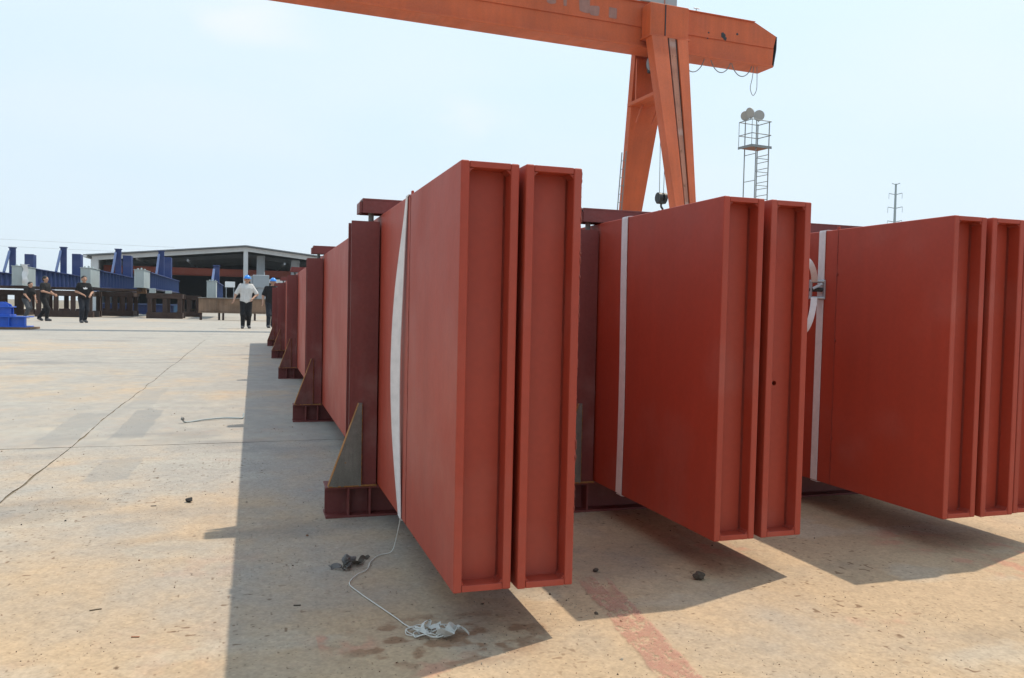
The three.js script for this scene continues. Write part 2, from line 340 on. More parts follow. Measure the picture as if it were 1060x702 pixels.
ROWS.forEach((R, ri) => {
  const c = Math.cos(R.a), s = Math.sin(R.a);
  R.at = (lx, lz) => [R.x + lx * c + lz * s, R.z - lx * s + lz * c];
  R.beams.forEach(([lx, w, lz], k) => boxBeam(beamLabels[ri][k], R.at(lx, lz), R.a, w, LEN, {
    off: ri * 3.1 + k * 1.37, ragged: ri === 0 && k === 1, seam: k === 0 && ri !== 1 ? (ri === 0 ? -0.68 : -0.6) : 0, seamDots: ri === 2, hole: ri === 1 && k === 1 ? [0.068, 0.498] : null }));
});

// ------------------------------------------------------------------ racks that hold the beams upright
// profile: an I beam lying along x, web upright, from x0 to x1
function rail(x0, x1, y0, y1, z0, z1, f = 0.009, wb = 0.008) { const zc = (z0 + z1) / 2; return merge([bx(x0, x1, y0, y0 + f, z0, z1, 0.001), bx(x0, x1, y1 - f, y1, z0, z1, 0.001), bx(x0 + 0.0005, x1 - 0.0005, y0 + f, y1 - f, zc - wb / 2, zc + wb / 2, 0)]); }
function post(x0, x1, y0, y1, z0, z1, f = 0.009, wb = 0.007) { const xc = (x0 + x1) / 2; return merge([bx(x0, x1, y0, y1, z1 - f, z1, 0.001), bx(x0, x1, y0, y1, z0, z0 + f, 0.001), bx(xc - wb / 2, xc + wb / 2, y0, y1, z0 + f, z1 - f, 0)]); }
const rackGeo = {};
function makeRack(name, span) {       // origin: left front lower corner of the beam row, on the ground; span: width over the beams
  const t = thing(name, '', 'rack');
  const xl = -0.205, xr = span + 0.205, bh = H0 - 0.002, top = 1.19, d = 0.13;
  mesh('base_rail', rail(xl, xr, 0, bh, -d, 0), M.rack, t);
  for (const x of [xl + 0.09, -0.03, span + 0.03, xr - 0.09]) mesh('stiffener', bx(x - 0.004, x + 0.004, 0.009, bh - 0.009, -0.061, -0.004, 0.001), M.rack, t);
  for (const sg of [-1, 1]) {
    const a = sg < 0 ? -0.118 : span + 0.006, b = sg < 0 ? -0.006 : span + 0.118;
    mesh('post', post(a, b, bh + 0.001, top, -d + 0.004, -0.008), M.rack, t);
    // gusset lapped on the face of the post
    const ox = sg < 0 ? xl + 0.008 : xr - 0.008, ix = sg < 0 ? a + 0.05 : b - 0.05;
    const pts = [[ox, bh + 0.001], [ix, bh + 0.001], [ix, bh + 0.335], [ix + sg * 0.012, bh + 0.335]]; if (sg > 0) pts.reverse();
    const g = plate(pts, 0.011, 0.001); g.translate(0, 0, -0.0065); const gs = mesh('gusset', g, M.scale, t);
    const r = rng(9 + sg), w1 = [], w2 = [];
    for (let i = 0; i <= 30; i++) { w1.push([ix + (r() - 0.5) * 0.002, mix(bh + 0.004, bh + 0.33, i / 30), 0.001]); w2.push([mix(ox, sg < 0 ? b : a, i / 30), bh + 0.002, 0.002 + (r() - 0.5) * 0.002]); }
    mesh('weld', tube(w1, 0.0045, 50, 6), M.rustEdge, gs); mesh('weld', tube(w2, 0.0045, 50, 6), M.rustEdge, gs);
    mesh('cut_edge', bar([ox, bh + 0.004, -0.001], [ix + sg * 0.012, bh + 0.335, -0.001], 0.004, 0.0135, 0.001), M.rustEdge, gs);
    mesh('tie_bolt', rod([sg < 0 ? -0.035 : span + 0.035, top - 0.11, -0.06], [sg < 0 ? -0.035 : span + 0.035, top + 0.07, -0.06], 0.011, 10), M.steelGrey, t);
  }
  // channel across the top, open side down, with a shorter plate hung off its end
  const y = H0 + HB + 0.004;
  mesh('tie_channel', merge([bx(-0.075, span + 0.075, y + 0.05, y + 0.058, -0.115, -0.015, 0.001), bx(-0.075, span + 0.075, y, y + 0.05, -0.022, -0.015, 0.001), bx(-0.075, span + 0.075, y, y + 0.05, -0.115, -0.108, 0.001)]), M.rack, t);
  mesh('end_clip', bx(-0.087, -0.0755, y, y + 0.043, -0.11, -0.02, 0.001), M.rack, t);
  return t;
}
const ordinal = ['nearest', 'second', 'third', 'fourth', 'fifth'];
{
  const proto = {};
  ROWS.forEach((R, ri) => {
    const last = R.beams[R.beams.length - 1], span = last[0] + last[1];
    [0, 2.8, 6.4, 10.1, 14.05].forEach((dz, k) => {
      const key = span.toFixed(3);
      let t; if (!proto[key]) t = proto[key] = makeRack('beam_rack', span); else { t = proto[key].clone(); t.name = numbered('beam_rack'); scene.add(t); }
      const [px, pz] = R.at(0, R.rackZ - R.z - dz);
      t.position.set(px, 0, pz); t.rotation.y = R.a;
      if (k) t.traverse((o) => { if (o.name === 'gusset') o.material = M.rackRust; });
      tag(t, ordinal[k] + ' dark red steel rack along the ' + R.who + ' row of beams', 'rack', 'racks holding the beam rows');
    });
  });
}

// ------------------------------------------------------------------ straps
function ribbon(path, w, th) {       // path: [{p:[x,y,z], s:[sx,sy,sz] side direction, w}]
  const pos = [], idx = [], n = path.length;
  const P = path.map((q) => new THREE.Vector3(...q.p));
  for (let i = 0; i < n; i++) {
    const T = P[Math.min(n - 1, i + 1)].clone().sub(P[Math.max(0, i - 1)]).normalize();
    const S = new THREE.Vector3(...path[i].s); S.addScaledVector(T, -S.dot(T)).normalize();
    const N = T.clone().cross(S), ww = (path[i].w ?? w) / 2;
    for (const [a, b] of [[-1, 1], [1, 1], [1, -1], [-1, -1]]) { const v = P[i].clone().addScaledVector(S, a * ww).addScaledVector(N, b * th / 2); pos.push(v.x, v.y, v.z); }
    if (i) for (let k = 0; k < 4; k++) { const a = (i - 1) * 4 + k, b = (i - 1) * 4 + (k + 1) % 4, c = i * 4 + k, d = i * 4 + (k + 1) % 4; idx.push(a, c, b, b, c, d); }
  }
  idx.push(0, 1, 2, 0, 2, 3); const e = (n - 1) * 4; idx.push(e, e + 2, e + 1, e, e + 3, e + 2);
  let g = new THREE.BufferGeometry(); g.setAttribute('position', new THREE.Float32BufferAttribute(pos, 3)); g.setIndex(idx); g = g.toNonIndexed(); g.computeVertexNormals(); return metreUV(g);
}
// webbing weave
{
  const map = dataTex(256, 256, (u, v) => { const q = 0.9 + 0.1 * Math.sin(u * 256 * 0.8) * Math.sin(v * 256 * 0.8) + 0.2 * (fbm(u * 8, v * 8, 4) - 0.5); return [0.72 * q, 0.67 * q, 0.66 * q]; }, true); rep(map, 6);
  M.strap = new THREE.MeshStandardMaterial({ map, roughness: 0.72 });
}
function strapLoop(R, lz, opt = {}) {
  const last = R.beams[R.beams.length - 1], W = last[0] + last[1], e = 0.0035, path = [], w = opt.w ?? 0.048, y0 = H0, y1 = H0 + HB;
  const n = 60;
  for (let i = 0; i <= n; i++) {      // up the left side
    const t = i / n, y = mix(y0 + 0.004, y1 - 0.004, t), bow = opt.bow ? opt.bow * Math.pow(Math.sin(Math.PI * Math.min(1, t * 1.02)), 1.3) : 0;
    const tw = opt.twist ? opt.twist * Math.sin(Math.PI * t) : 0;
    path.push({ p: [-e - bow - Math.abs(Math.sin(tw)) * w * 0.5, y, lz(t)], s: [-Math.sin(tw), 0, Math.cos(tw)], w: opt.width ? opt.width(t) : w });
  }
  const S = [0, 0, 1];
  path.push({ p: [-e * 0.5, y1 + e * 0.5, lz(1)], s: S }, { p: [0.01, y1 + e, lz(1)], s: S });
  path.push({ p: [W - 0.01, y1 + e, lz(1)], s: S }, { p: [W + e * 0.5, y1 + e * 0.5, lz(1)], s: S });
  for (let i = 0; i <= 10; i++) path.push({ p: [W + e, mix(y1 - 0.006, y0 + 0.006, i / 10), lz(0)], s: S });
  path.push({ p: [W + e * 0.5, y0 - e * 0.5, lz(0)], s: S }, { p: [W - 0.01, y0 - e, lz(0)], s: S }, { p: [0.01, y0 - e, lz(0)], s: S }, { p: [-e * 0.5, y0 - e * 0.4, lz(0)], s: S });
  return ribbon(path, w, 0.0028);
}
function strap(ri, label, geo) { const R = ROWS[ri]; const t = thing('lashing_strap', label, 'strap', [R.x, 0, R.z], R.a, 'white lashing straps round the beams'); mesh('webbing', geo, M.strap, t); return t; }
strap(0, 'loose twisted white strap round the nearest pair of beams', strapLoop(ROWS[0], (t) => mix(-0.775, -0.735, t) - 0.02 * Math.sin(Math.PI * t), { bow: 0.01, twist: -0.52, width: (t) => mix(0.05, 0.03, sm(0.7, 1, t)) }));
strap(1, 'taut flat white strap round the middle pair of beams', strapLoop(ROWS[1], (t) => -0.69 + 0.006 * Math.sin(t * 5)));
{
  const R = ROWS[2], t = strap(2, 'white strap with metal ratchet buckle on the right row', strapLoop(R, (q) => mix(-0.70, -0.695, q), { w: 0.04 }));
  // ratchet buckle: side plates, spindle, handle; two loose webbing tails
  const by = 0.965, bz = -0.69, b = new THREE.Group(); b.name = 'ratchet_buckle'; t.add(b);
  const S = new THREE.Vector3(0.8, 0, 0.6), Q = (a, y, n) => [-0.026 + S.x * a - 0.6 * n, by + y, bz + S.z * a + 0.8 * n];
  for (const k of [-1, 1]) mesh('buckle_cheek', bar(Q(k * 0.027, -0.042, 0), Q(k * 0.027, 0.042, 0), 0.007, 0.016, 0.002), M.galv, b);
  for (const k of [-1, 1]) mesh('buckle_bar', rod(Q(-0.03, k * 0.036, 0), Q(0.03, k * 0.036, 0), 0.007, 10), M.galv, b);
  mesh('spindle', rod(Q(-0.033, 0, -0.006), Q(0.033, 0, -0.006), 0.01, 10), M.dark, b);
  mesh('handle', bar(Q(-0.018, 0.004, 0.012), Q(0.02, 0.026, 0.016), 0.006, 0.012, 0.002), M.galv, b);
  const tail = (sg, L) => { const p = []; for (let i = 0; i <= 20; i++) { const q = i / 20, c = Q(-0.012 - 0.05 * Math.pow(q, 1.6), sg * (0.034 + L * Math.sin(q * 1.5)), 0.01 + 0.05 * Math.sin(q * 2.6)); p.push({ p: c, s: [0.8, sg * 0.5 * q, 0.6], w: mix(0.026, 0.016, q * q) }); } return ribbon(p, 0.05, 0.0028); };
  mesh('loose_tail', tail(1, 0.1), M.strap, t); mesh('loose_tail', tail(-1, 0.16), M.strap, t);
}

// ------------------------------------------------------------------ litter on the ground
{
  const t = thing('plastic_twine', 'white plastic twine trailing from the strap to a tangle on the ground', 'twine');
  mesh('strand', tube([[0.535, 0.135, -2.74], [0.53, 0.07, -2.77], [0.52, 0.012, -2.79], [0.507, 0.004, -2.78], [0.47, 0.004, -2.765], [0.43, 0.004, -2.7], [0.405, 0.004, -2.62], [0.37, 0.004, -2.58], [0.334, 0.004, -2.5], [0.352, 0.004, -2.41], [0.388, 0.004, -2.29], [0.42, 0.004, -2.185], [0.437, 0.004, -2.125], [0.47, 0.004, -2.07]], 0.0016, 160, 6), M.twine, t);
  const r = rng(44);
  for (let k = 0; k < 5; k++) {
    const cx = 0.455 + 0.012 * k + 0.02 * (r() - 0.5), cz = -2.075 + 0.007 * k + 0.03 * (r() - 0.5), a = 0.03 + 0.024 * r(), b = 0.018 + 0.02 * r(), ph = r() * 6, pts = [];
    for (let i = 0; i < 14; i++) { const q = ph + i * 0.52; pts.push([cx + a * Math.cos(q) * (1 + 0.2 * (r() - 0.5)), 0.004 + 0.012 * r() * (k > 0), cz + b * Math.sin(q) * (1 + 0.3 * (r() - 0.5))]); }
    mesh('loop', tube(pts, 0.0012 + 0.0006 * r(), 90, 5), M.twine, t);
  }
  // frayed flat tail of film
  const p = []; for (let i = 0; i <= 24; i++) { const q = i / 24; p.push({ p: [0.5 + 0.075 * q, 0.009 + 0.01 * Math.abs(Math.sin(q * 9)), -2.045 + 0.03 * Math.sin(q * 7) + 0.02 * q], s: [0.1, Math.sin(q * 8), 1], w: 0.02 + 0.012 * Math.sin(q * 5) }); }
  mesh('film', ribbon(p, 0.02, 0.0006), new THREE.MeshPhysicalMaterial({ color: 0xdcdad4, roughness: 0.6, transmission: 0.4, thickness: 0 }), t);
  const p3 = p.map((q, i) => ({ p: [q.p[0] - 0.06 + 0.01 * Math.sin(i), q.p[1] + 0.003, q.p[2] - 0.03 + 0.02 * Math.cos(i * 0.7)], s: [0.4, 0.5 * Math.cos(i * 0.5), 0.8], w: 0.011 })); mesh('film', ribbon(p3, 0.02, 0.0006), new THREE.MeshPhysicalMaterial({ color: 0xd8d6d0, roughness: 0.6, transmission: 0.4, thickness: 0 }), t);
}
function lump(r, seed, sx, sy, sz, amp) {
  const g = new THREE.IcosahedronGeometry(r, 4), p = g.attributes.position;
  for (let i = 0; i < p.count; i++) {
    const x = p.getX(i), y = p.getY(i), z = p.getZ(i), q = 1 + amp * (fbm(x / r * 1.7 + seed, y / r * 1.7 + z / r * 1.3 + seed, 3) - 0.5) * 2;
    p.setXYZ(i, x * q * sx, y * q * sy, z * q * sz);
  }
  g.computeVertexNormals(); g.computeBoundingBox(); g.translate(0, -g.boundingBox.min.y, 0); return metreUV(g);
}
{
  const t = thing('rag', 'crumpled dark grey rag on the shaded concrete', 'rag', [0.353, 0, -2.68], 0.4);
  t.scale.setScalar(0.75); const cl = plain([0.14, 0.13, 0.125], 0.95);
  mesh('crumple', lump(0.026, 3, 1.15, 0.85, 0.9, 0.8), cl, t);
  const p = []; for (let i = 0; i <= 20; i++) { const q = i / 20; p.push({ p: [-0.02 + 0.15 * q, 0.006 + 0.012 * Math.abs(Math.sin(q * 7)), -0.01 + 0.03 * Math.sin(q * 5)], s: [0.1, Math.sin(q * 6), 1], w: 0.035 * (1 - 0.5 * q) }); }
  mesh('loose_end', ribbon(p, 0.03, 0.002), plain([0.09, 0.075, 0.06], 0.95), t);
  const p2 = p.map((q, i) => ({ p: [-q.p[0] * 0.5 - 0.02, q.p[1], q.p[2] + 0.03], s: q.s, w: 0.022 })); mesh('loose_end', ribbon(p2, 0.03, 0.002), cl, t);
}
{
  const t = thing('bent_rod', 'thin bent steel rod lying on the sunlit concrete', 'rod');
  mesh('shaft', tube([[-0.353, 0.03, -6.17], [-0.34, 0.008, -6.19], [-0.22, 0.01, -6.27], [-0.08, 0.012, -6.33], [0.02, 0.009, -6.33], [0.05, 0.008, -6.34], [0.058, 0.035, -6.37]], 0.0065, 60, 8), M.greyPaint, t);
  mesh('knob', lump(0.013, 8, 1, 1, 1, 0.3).translate(-0.353, 0.02, -6.17), M.steelGrey, t);
}
function stone(name, label, x, z, r, seed, c) { const o = mesh(name, lump(r, seed, 1.1, 0.7, 0.9, 0.6), plain(c, 0.95)); o.position.set(x, 0, z); tag(o, label, name === 'clod' ? 'clod' : 'stone'); }
stone('clod', 'dark clod of dirt on the concrete before the middle pair', 1.411, -2.265, 0.017, 21, [0.07, 0.05, 0.035]);
stone('stone', 'small black stone on the concrete near the picture\'s left', -0.185, -3.72, 0.013, 23, [0.03, 0.028, 0.026]);
stone('clod', 'small brown clod in the shade between the first two rows', 1.12, -2.42, 0.008, 25, [0.06, 0.04, 0.03]);
{ // sliver of timber and other long scraps
  const scraps = [[-0.36, -2.47, 0.03, 1.4, [0.11, 0.08, 0.05], 'short brown splinter of wood at the lower left'], [-0.235, -2.24, 0.02, 0.9, [0.3, 0.13, 0.07], 'rust-coloured flake of scrap at the lower left'], [-0.32, -3.68, 0.022, 1.2, [0.06, 0.055, 0.05], 'thin dark splinter on the sunlit concrete'], [0.17, -2.36, 0.02, 1.0, [0.05, 0.035, 0.025], 'dark splinter inside the beam shadow']];
  scraps.forEach(([x, z, l, a, c, label], i) => { const g = bx(-l / 2, l / 2, 0, 0.0025, -0.003, 0.003, 0.0006); const p = g.attributes.position; for (let k = 0; k < p.count; k++) { p.setZ(k, p.getZ(k) * (1.2 - 1.2 * Math.abs(p.getX(k) / l)) + 0.003 * vn(p.getX(k) * 200, i)); } const o = mesh('splinter', g, plain(c, 0.9)); o.position.set(x, 0.0005, z); o.rotation.y = a - 1.2; tag(o, label, 'splinter'); });
}
{ // crumbs of dirt, rust scale and grit: nobody could count them
  const g = new THREE.IcosahedronGeometry(1, 0), m = new THREE.MeshStandardMaterial({ roughness: 0.95 }), N = 9000, im = new THREE.InstancedMesh(g, m, N), r = rng(88);
  const d = new THREE.Object3D(), c = new THREE.Color(); let n = 0, tries = 0;
  while (n < N && tries++ < 120000) {
    const z = -1.5 - 7.5 * Math.pow(r(), 1.8), x = -1.4 - 0.25 * (-z - 1.5) * 0.6 + r() * (4.6 - z * 0.3);
    if (fbm(x * 2.2 + 6, z * 2.2 + 60, 3) < 0.38 + 0.3 * r()) continue;
    const big = r() < 0.022, q = (big ? 0.002 + 0.003 * r() : 0.0007 + 0.0013 * r() * r());
    d.position.set(x, q * 0.35, z); d.rotation.set(r() * 6, r() * 6, r() * 6); d.scale.set(q * (0.7 + 1.3 * r()), q * (0.4 + 0.5 * r()), q * (0.7 + 0.8 * r())); d.updateMatrix(); im.setMatrixAt(n, d.matrix);
    const k = r(); if (k < 0.5) c.setRGB(0.08, 0.055, 0.038); else if (k < 0.75) c.setRGB(0.17, 0.085, 0.045); else if (k < 0.9) c.setRGB(0.3, 0.25, 0.19); else c.setRGB(0.04, 0.037, 0.035);
    im.setColorAt(n++, c);
  }
  im.count = n; im.name = 'dirt_crumbs'; im.castShadow = im.receiveShadow = true; scene.add(im);
  tag(im, 'scattered crumbs of dirt, grit and rust scale on the concrete', 'grit', null, 'stuff');
}
console.log('near scene done');
// ------------------------------------------------------------------ gantry crane
function craneLeg(t, X0, sg) {      // sg +1: leg on the camera side, -1: leg on the far side of the girder; X0 = left edge at the top
  const zt = sg > 0 ? -27.15 : -29.25, yt = 10.92, slope = 0.22, w0 = 1.55, w1 = 0.42, dep = 0.32, y0 = 0.75;
  const zb = zt + sg * slope * (yt - y0), c = X0 + w0 / 2;
  const back = (z) => z - sg * dep;
  const at = (f0, f1, proud0, proud1, ya, yb) => {   // slice of the leg between two fractions of its width
    const W = (y) => mix(w1, w0, (y - y0) / (yt - y0)), Z = (y) => zt + sg * slope * (yt - y);
    const q = (y) => { const L = c - W(y) / 2, a = Z(y) + sg * proud1, b = Z(y) + sg * proud0; return [L + f0 * W(y), L + f1 * W(y), Math.min(a, b), Math.max(a, b)]; };
    return taper(ya, q(ya), yb, q(yb));
  };
  const leg = new THREE.Group(); leg.name = 'leg'; t.add(leg);
  mesh('leg_box', at(0, 1, -dep, 0, y0, yt), M.crane, leg);
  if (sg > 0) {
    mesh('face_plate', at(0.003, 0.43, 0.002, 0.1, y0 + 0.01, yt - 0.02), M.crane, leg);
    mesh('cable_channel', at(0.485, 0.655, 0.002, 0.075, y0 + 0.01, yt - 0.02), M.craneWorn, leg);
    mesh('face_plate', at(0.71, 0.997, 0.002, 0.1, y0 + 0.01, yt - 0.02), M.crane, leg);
    mesh('channel_gap_shade', at(0.43, 0.485, 0.003, 0.02, y0 + 0.02, yt - 0.03), M.dark, leg);  // dark strips paint in the shade of the gaps either side of the channel
    mesh('channel_gap_shade', at(0.655, 0.71, 0.003, 0.02, y0 + 0.02, yt - 0.03), M.dark, leg);  // same painted gap shade on the right
  } else {
    const rail = [], Z = (y) => zt + sg * slope * (yt - y), L = (y) => c - mix(w1, w0, (y - y0) / (yt - y0)) / 2;
    const lad = new THREE.Group(); lad.name = 'ladder'; t.add(lad);
    for (const dz of [0.15, 0.5]) mesh('ladder_rail', rod([L(0.9) - 0.15, 0.9, Z(0.9) + dz], [L(7.2) - 0.15, 7.2, Z(7.2) + dz], 0.02, 6), M.tower, lad);
    const list = []; for (let y = 1.1; y < 7.1; y += 0.32) { list.push(rod([L(y) - 0.15, y, Z(y) + 0.15], [L(y) - 0.15, y, Z(y) + 0.5], 0.012, 5)); if (Math.round(y * 100) % 5 === 0) list.push(rod([L(y) - 0.15, y, Z(y) + 0.3], [L(y), y, Z(y) + 0.3], 0.014, 5)); }
    mesh('ladder_rungs', merge(list), M.tower, lad);
  }
  return [c, zb];
}
{
  const yaw = 0.045, pv = new THREE.Vector3(14.9, 0, -28.2), t = thing('gantry_crane', 'orange gantry crane towering over the yard behind the beams', 'crane', pv.clone().sub(pv.clone().applyAxisAngle(new THREE.Vector3(0, 1, 0), yaw)).toArray(), yaw);
  // girder: a box with a ledge along its middle and a projecting lower flange
  const zf = -27.8, zb = -28.6, xl = -19, g0 = 10.66, g1 = 12.3;
  const gird = new THREE.Group(); gird.name = 'girder'; t.add(gird);
  const prof = (ya, yb, z0, z1, cut) => {
    const s = cut ? [[xl, ya], [20.08, ya], [20.19, mix(ya, yb, 0.5)], [20.2, 11.9], [19.2, yb], [xl, yb]] : [[xl, ya], [20.07, ya], [20.12, yb], [xl, yb]];
    const g = plate(s, z1 - z0); g.translate(0, 0, z0); return metreUV(g);
  };
  mesh('upper_box', prof(11.42, g1, zb, zf, true), M.crane, gird);
  mesh('lower_box', prof(g0 + 0.06, 11.42, zb + 0.05, zf - 0.035, false), M.crane, gird);
  mesh('bottom_flange', bx(xl, 20.02, g0 - 0.02, g0 + 0.06, zb - 0.06, zf + 0.1, 0.01), M.crane, gird);
  mesh('top_flange', bx(xl, 19.15, g1 + 0.001, g1 + 0.04, zb - 0.05, zf + 0.05, 0.01), M.crane, gird);
  mesh('lower_strake', bx(xl, 20.04, g0 + 0.061, g0 + 0.26, zf - 0.034, zf - 0.005, 0.005), M.crane, gird);
  { const g = plate([[20.085, 10.72], [20.2, 11.4], [20.22, 11.9], [20.25, 11.9], [20.24, 11.4], [20.13, 10.72]], 0.78); g.translate(0, 0, zb + 0.01); mesh('end_cap', g, M.dark, gird); }
  // grey patches where old lettering was painted over, and holes scorched in the web
  for (const [x, y, w, h] of [[10.45, 11.95, 0.34, 0.5], [10.98, 11.96, 0.13, 0.5], [11.75, 11.86, 0.45, 0.55], [12.15, 11.72, 0.4, 0.35], [12.9, 11.75, 0.35, 0.4]]) {
    const s = new THREE.Shape(), n = 16; for (let i = 0; i < n; i++) { const a = i / n * 6.283, q = 1 + 0.2 * (vn(x * 9 + Math.cos(a) * 2, y * 9 + Math.sin(a) * 2) - 0.5), sx = Math.sign(Math.cos(a)) * Math.pow(Math.abs(Math.cos(a)), 0.4), sy = Math.sign(Math.sin(a)) * Math.pow(Math.abs(Math.sin(a)), 0.4); s[i ? 'lineTo' : 'moveTo'](x + w / 2 * q * sx, y + h / 2 * q * sy); }
    const g = plate(s, 0.006); g.translate(0, 0, zf + 0.001); mesh('faded_lettering', g, M.craneGrey, gird);
  }
  for (const [x, y, r] of [[17.72, 11.6, 0.11], [17.8, 11.5, 0.08], [17.04, 11.62, 0.04], [18.35, 11.75, 0.05], [17.0, 11.4, 0.03]]) { const g = lump(r, x * 3, 1, 0.9, 0.12, 0.5); g.translate(x, y - r, zf); mesh('scorch_mark', g, M.dark, gird); }
  for (const X0 of [14.1, -13.4]) {
    // saddle that clasps the girder, then the pair of splayed legs
    mesh('saddle', bx(X0, X0 + 1.62, 10.95, 12.13, -27.79, -27.15, 0.03), M.crane, t);
    mesh('saddle_lip', bx(X0 - 0.06, X0 + 1.68, 10.9, 10.96, -27.78, -27.08, 0.015), M.crane, t);
    mesh('saddle_seam', bx(X0 + 0.6, X0 + 0.64, 10.98, 12.1, -27.149, -27.12, 0.004), M.dark, t);
    mesh('rear_saddle', bx(X0 + 0.2, X0 + 1.4, 10.95, 12.1, -29.3, -28.61, 0.03), M.crane, t);
    const [c, za] = craneLeg(t, X0, 1), [, zc] = craneLeg(t, X0 + 0.42, -1);
    mesh('cross_tie', bx(c - 0.3, c + 0.5, 8.92, 9.06, -29.6, -26.9, 0.02), M.crane, t);
    mesh('head_plate', bx(c - 0.3, c + 0.6, 9.06, 10.63, -29.0, -28.9, 0.01), M.crane, t);
    for (const dx of [0.05, 0.75]) { const br = merge([bar([c + dx - 0.25, 8.2, -29.0], [c + dx + 0.02, 9.12, -28.9], 0.06, 0.06), bar([c + dx + 0.02, 9.12, -28.9], [c + dx + 0.25, 9.1, -28.9], 0.06, 0.06)]); mesh('brace', br, M.crane, t); }
    const tr = new THREE.Group(); tr.name = 'end_carriage'; t.add(tr);
    mesh('carriage_beam', bx(c - 0.35, c + 0.35, 0.35, 0.76, zc - 1.2, za + 1.2, 0.02), M.crane, tr);
    for (const z of [zc - 0.7, zc + 0.2, za - 0.2, za + 0.7]) { const w = new THREE.CylinderGeometry(0.25, 0.25, 0.12, 20); w.rotateZ(Math.PI / 2); w.translate(c, 0.251, z); mesh('wheel', w, M.dark, tr); }
  }
  // hoist with ropes and hook block
  mesh('hoist', merge([bx(14.75, 16.1, 9.95, 10.5, -28.45, -27.95, 0.04), rod([14.7, 10.25, -28.2], [16.2, 10.25, -28.2], 0.22, 14)]), M.dark, t);
  for (const dx of [-0.09, 0.09]) mesh('hoist_rope', rod([15.4 + dx, 5.4, -28.2], [15.4 + dx * 1.6, 10.0, -28.2], 0.011, 6), M.dark, t);
  const hb = new THREE.Group(); hb.name = 'hook_block'; t.add(hb);
  for (const dx of [-0.11, 0.11]) { const s = new THREE.CylinderGeometry(0.2, 0.2, 0.12, 18); s.rotateX(Math.PI / 2); s.rotateY(Math.PI / 2); s.translate(15.4 + dx, 5.25, -28.2); mesh('sheave', s, M.black, hb); }
  mesh('block_body', bx(15.22, 15.58, 5.02, 5.4, -28.32, -28.08, 0.05), M.black, hb);
  mesh('hook', tube([[15.4, 5.03, -28.2], [15.4, 4.92, -28.2], [15.47, 4.82, -28.2], [15.44, 4.7, -28.2], [15.34, 4.68, -28.2], [15.29, 4.76, -28.2]], 0.04, 24, 8), M.black, hb);
  // switch cabinet on top, floodlight under the girder, small aerial, festoon cable
  mesh('switch_cabinet', bx(14.0, 15.55, 12.34, 13.3, -28.5, -27.7, 0.03), M.greyPaint, t);
  mesh('cabinet_post', bx(14.98, 15.02, 12.36, 13.28, -27.7, -27.68, 0.004), M.craneWorn, t);
  { const g = new THREE.SphereGeometry(0.13, 14, 10); g.scale(1, 2.0, 0.8); g.translate(14.62, 10.2, -28.0); mesh('lamp', g, M.hallGrey, t); }
  mesh('aerial', merge([rod([16.72, 12.33, -28.2], [16.72, 12.62, -28.2], 0.02, 6), rod([16.6, 12.62, -28.2], [16.86, 12.62, -28.2], 0.018, 6), new THREE.SphereGeometry(0.05, 8, 6).translate(16.72, 12.5, -28.2)]), M.galv, t);
  for (const [x0, x1, d] of [[15.9, 16.95, 0.55], [17.25, 18.15, 0.42], [18.2, 19.15, 0.45]]) { const p = []; for (let i = 0; i <= 10; i++) { const q = i / 10; p.push([mix(x0, x1, q), 10.63 - d * Math.pow(4 * q * (1 - q), 0.8), -27.9]); } mesh('festoon_cable', tube(p, 0.018, 30, 6), M.tower, t); }
  mesh('festoon_cable', tube([[19.25, 10.64, -27.9], [19.2, 10.2, -27.9], [19.12, 9.75, -27.9], [19.25, 9.5, -27.9], [19.4, 9.7, -27.9], [19.42, 10.2, -27.9], [19.4, 10.64, -27.9]], 0.013, 40, 6), M.tower, t);
}

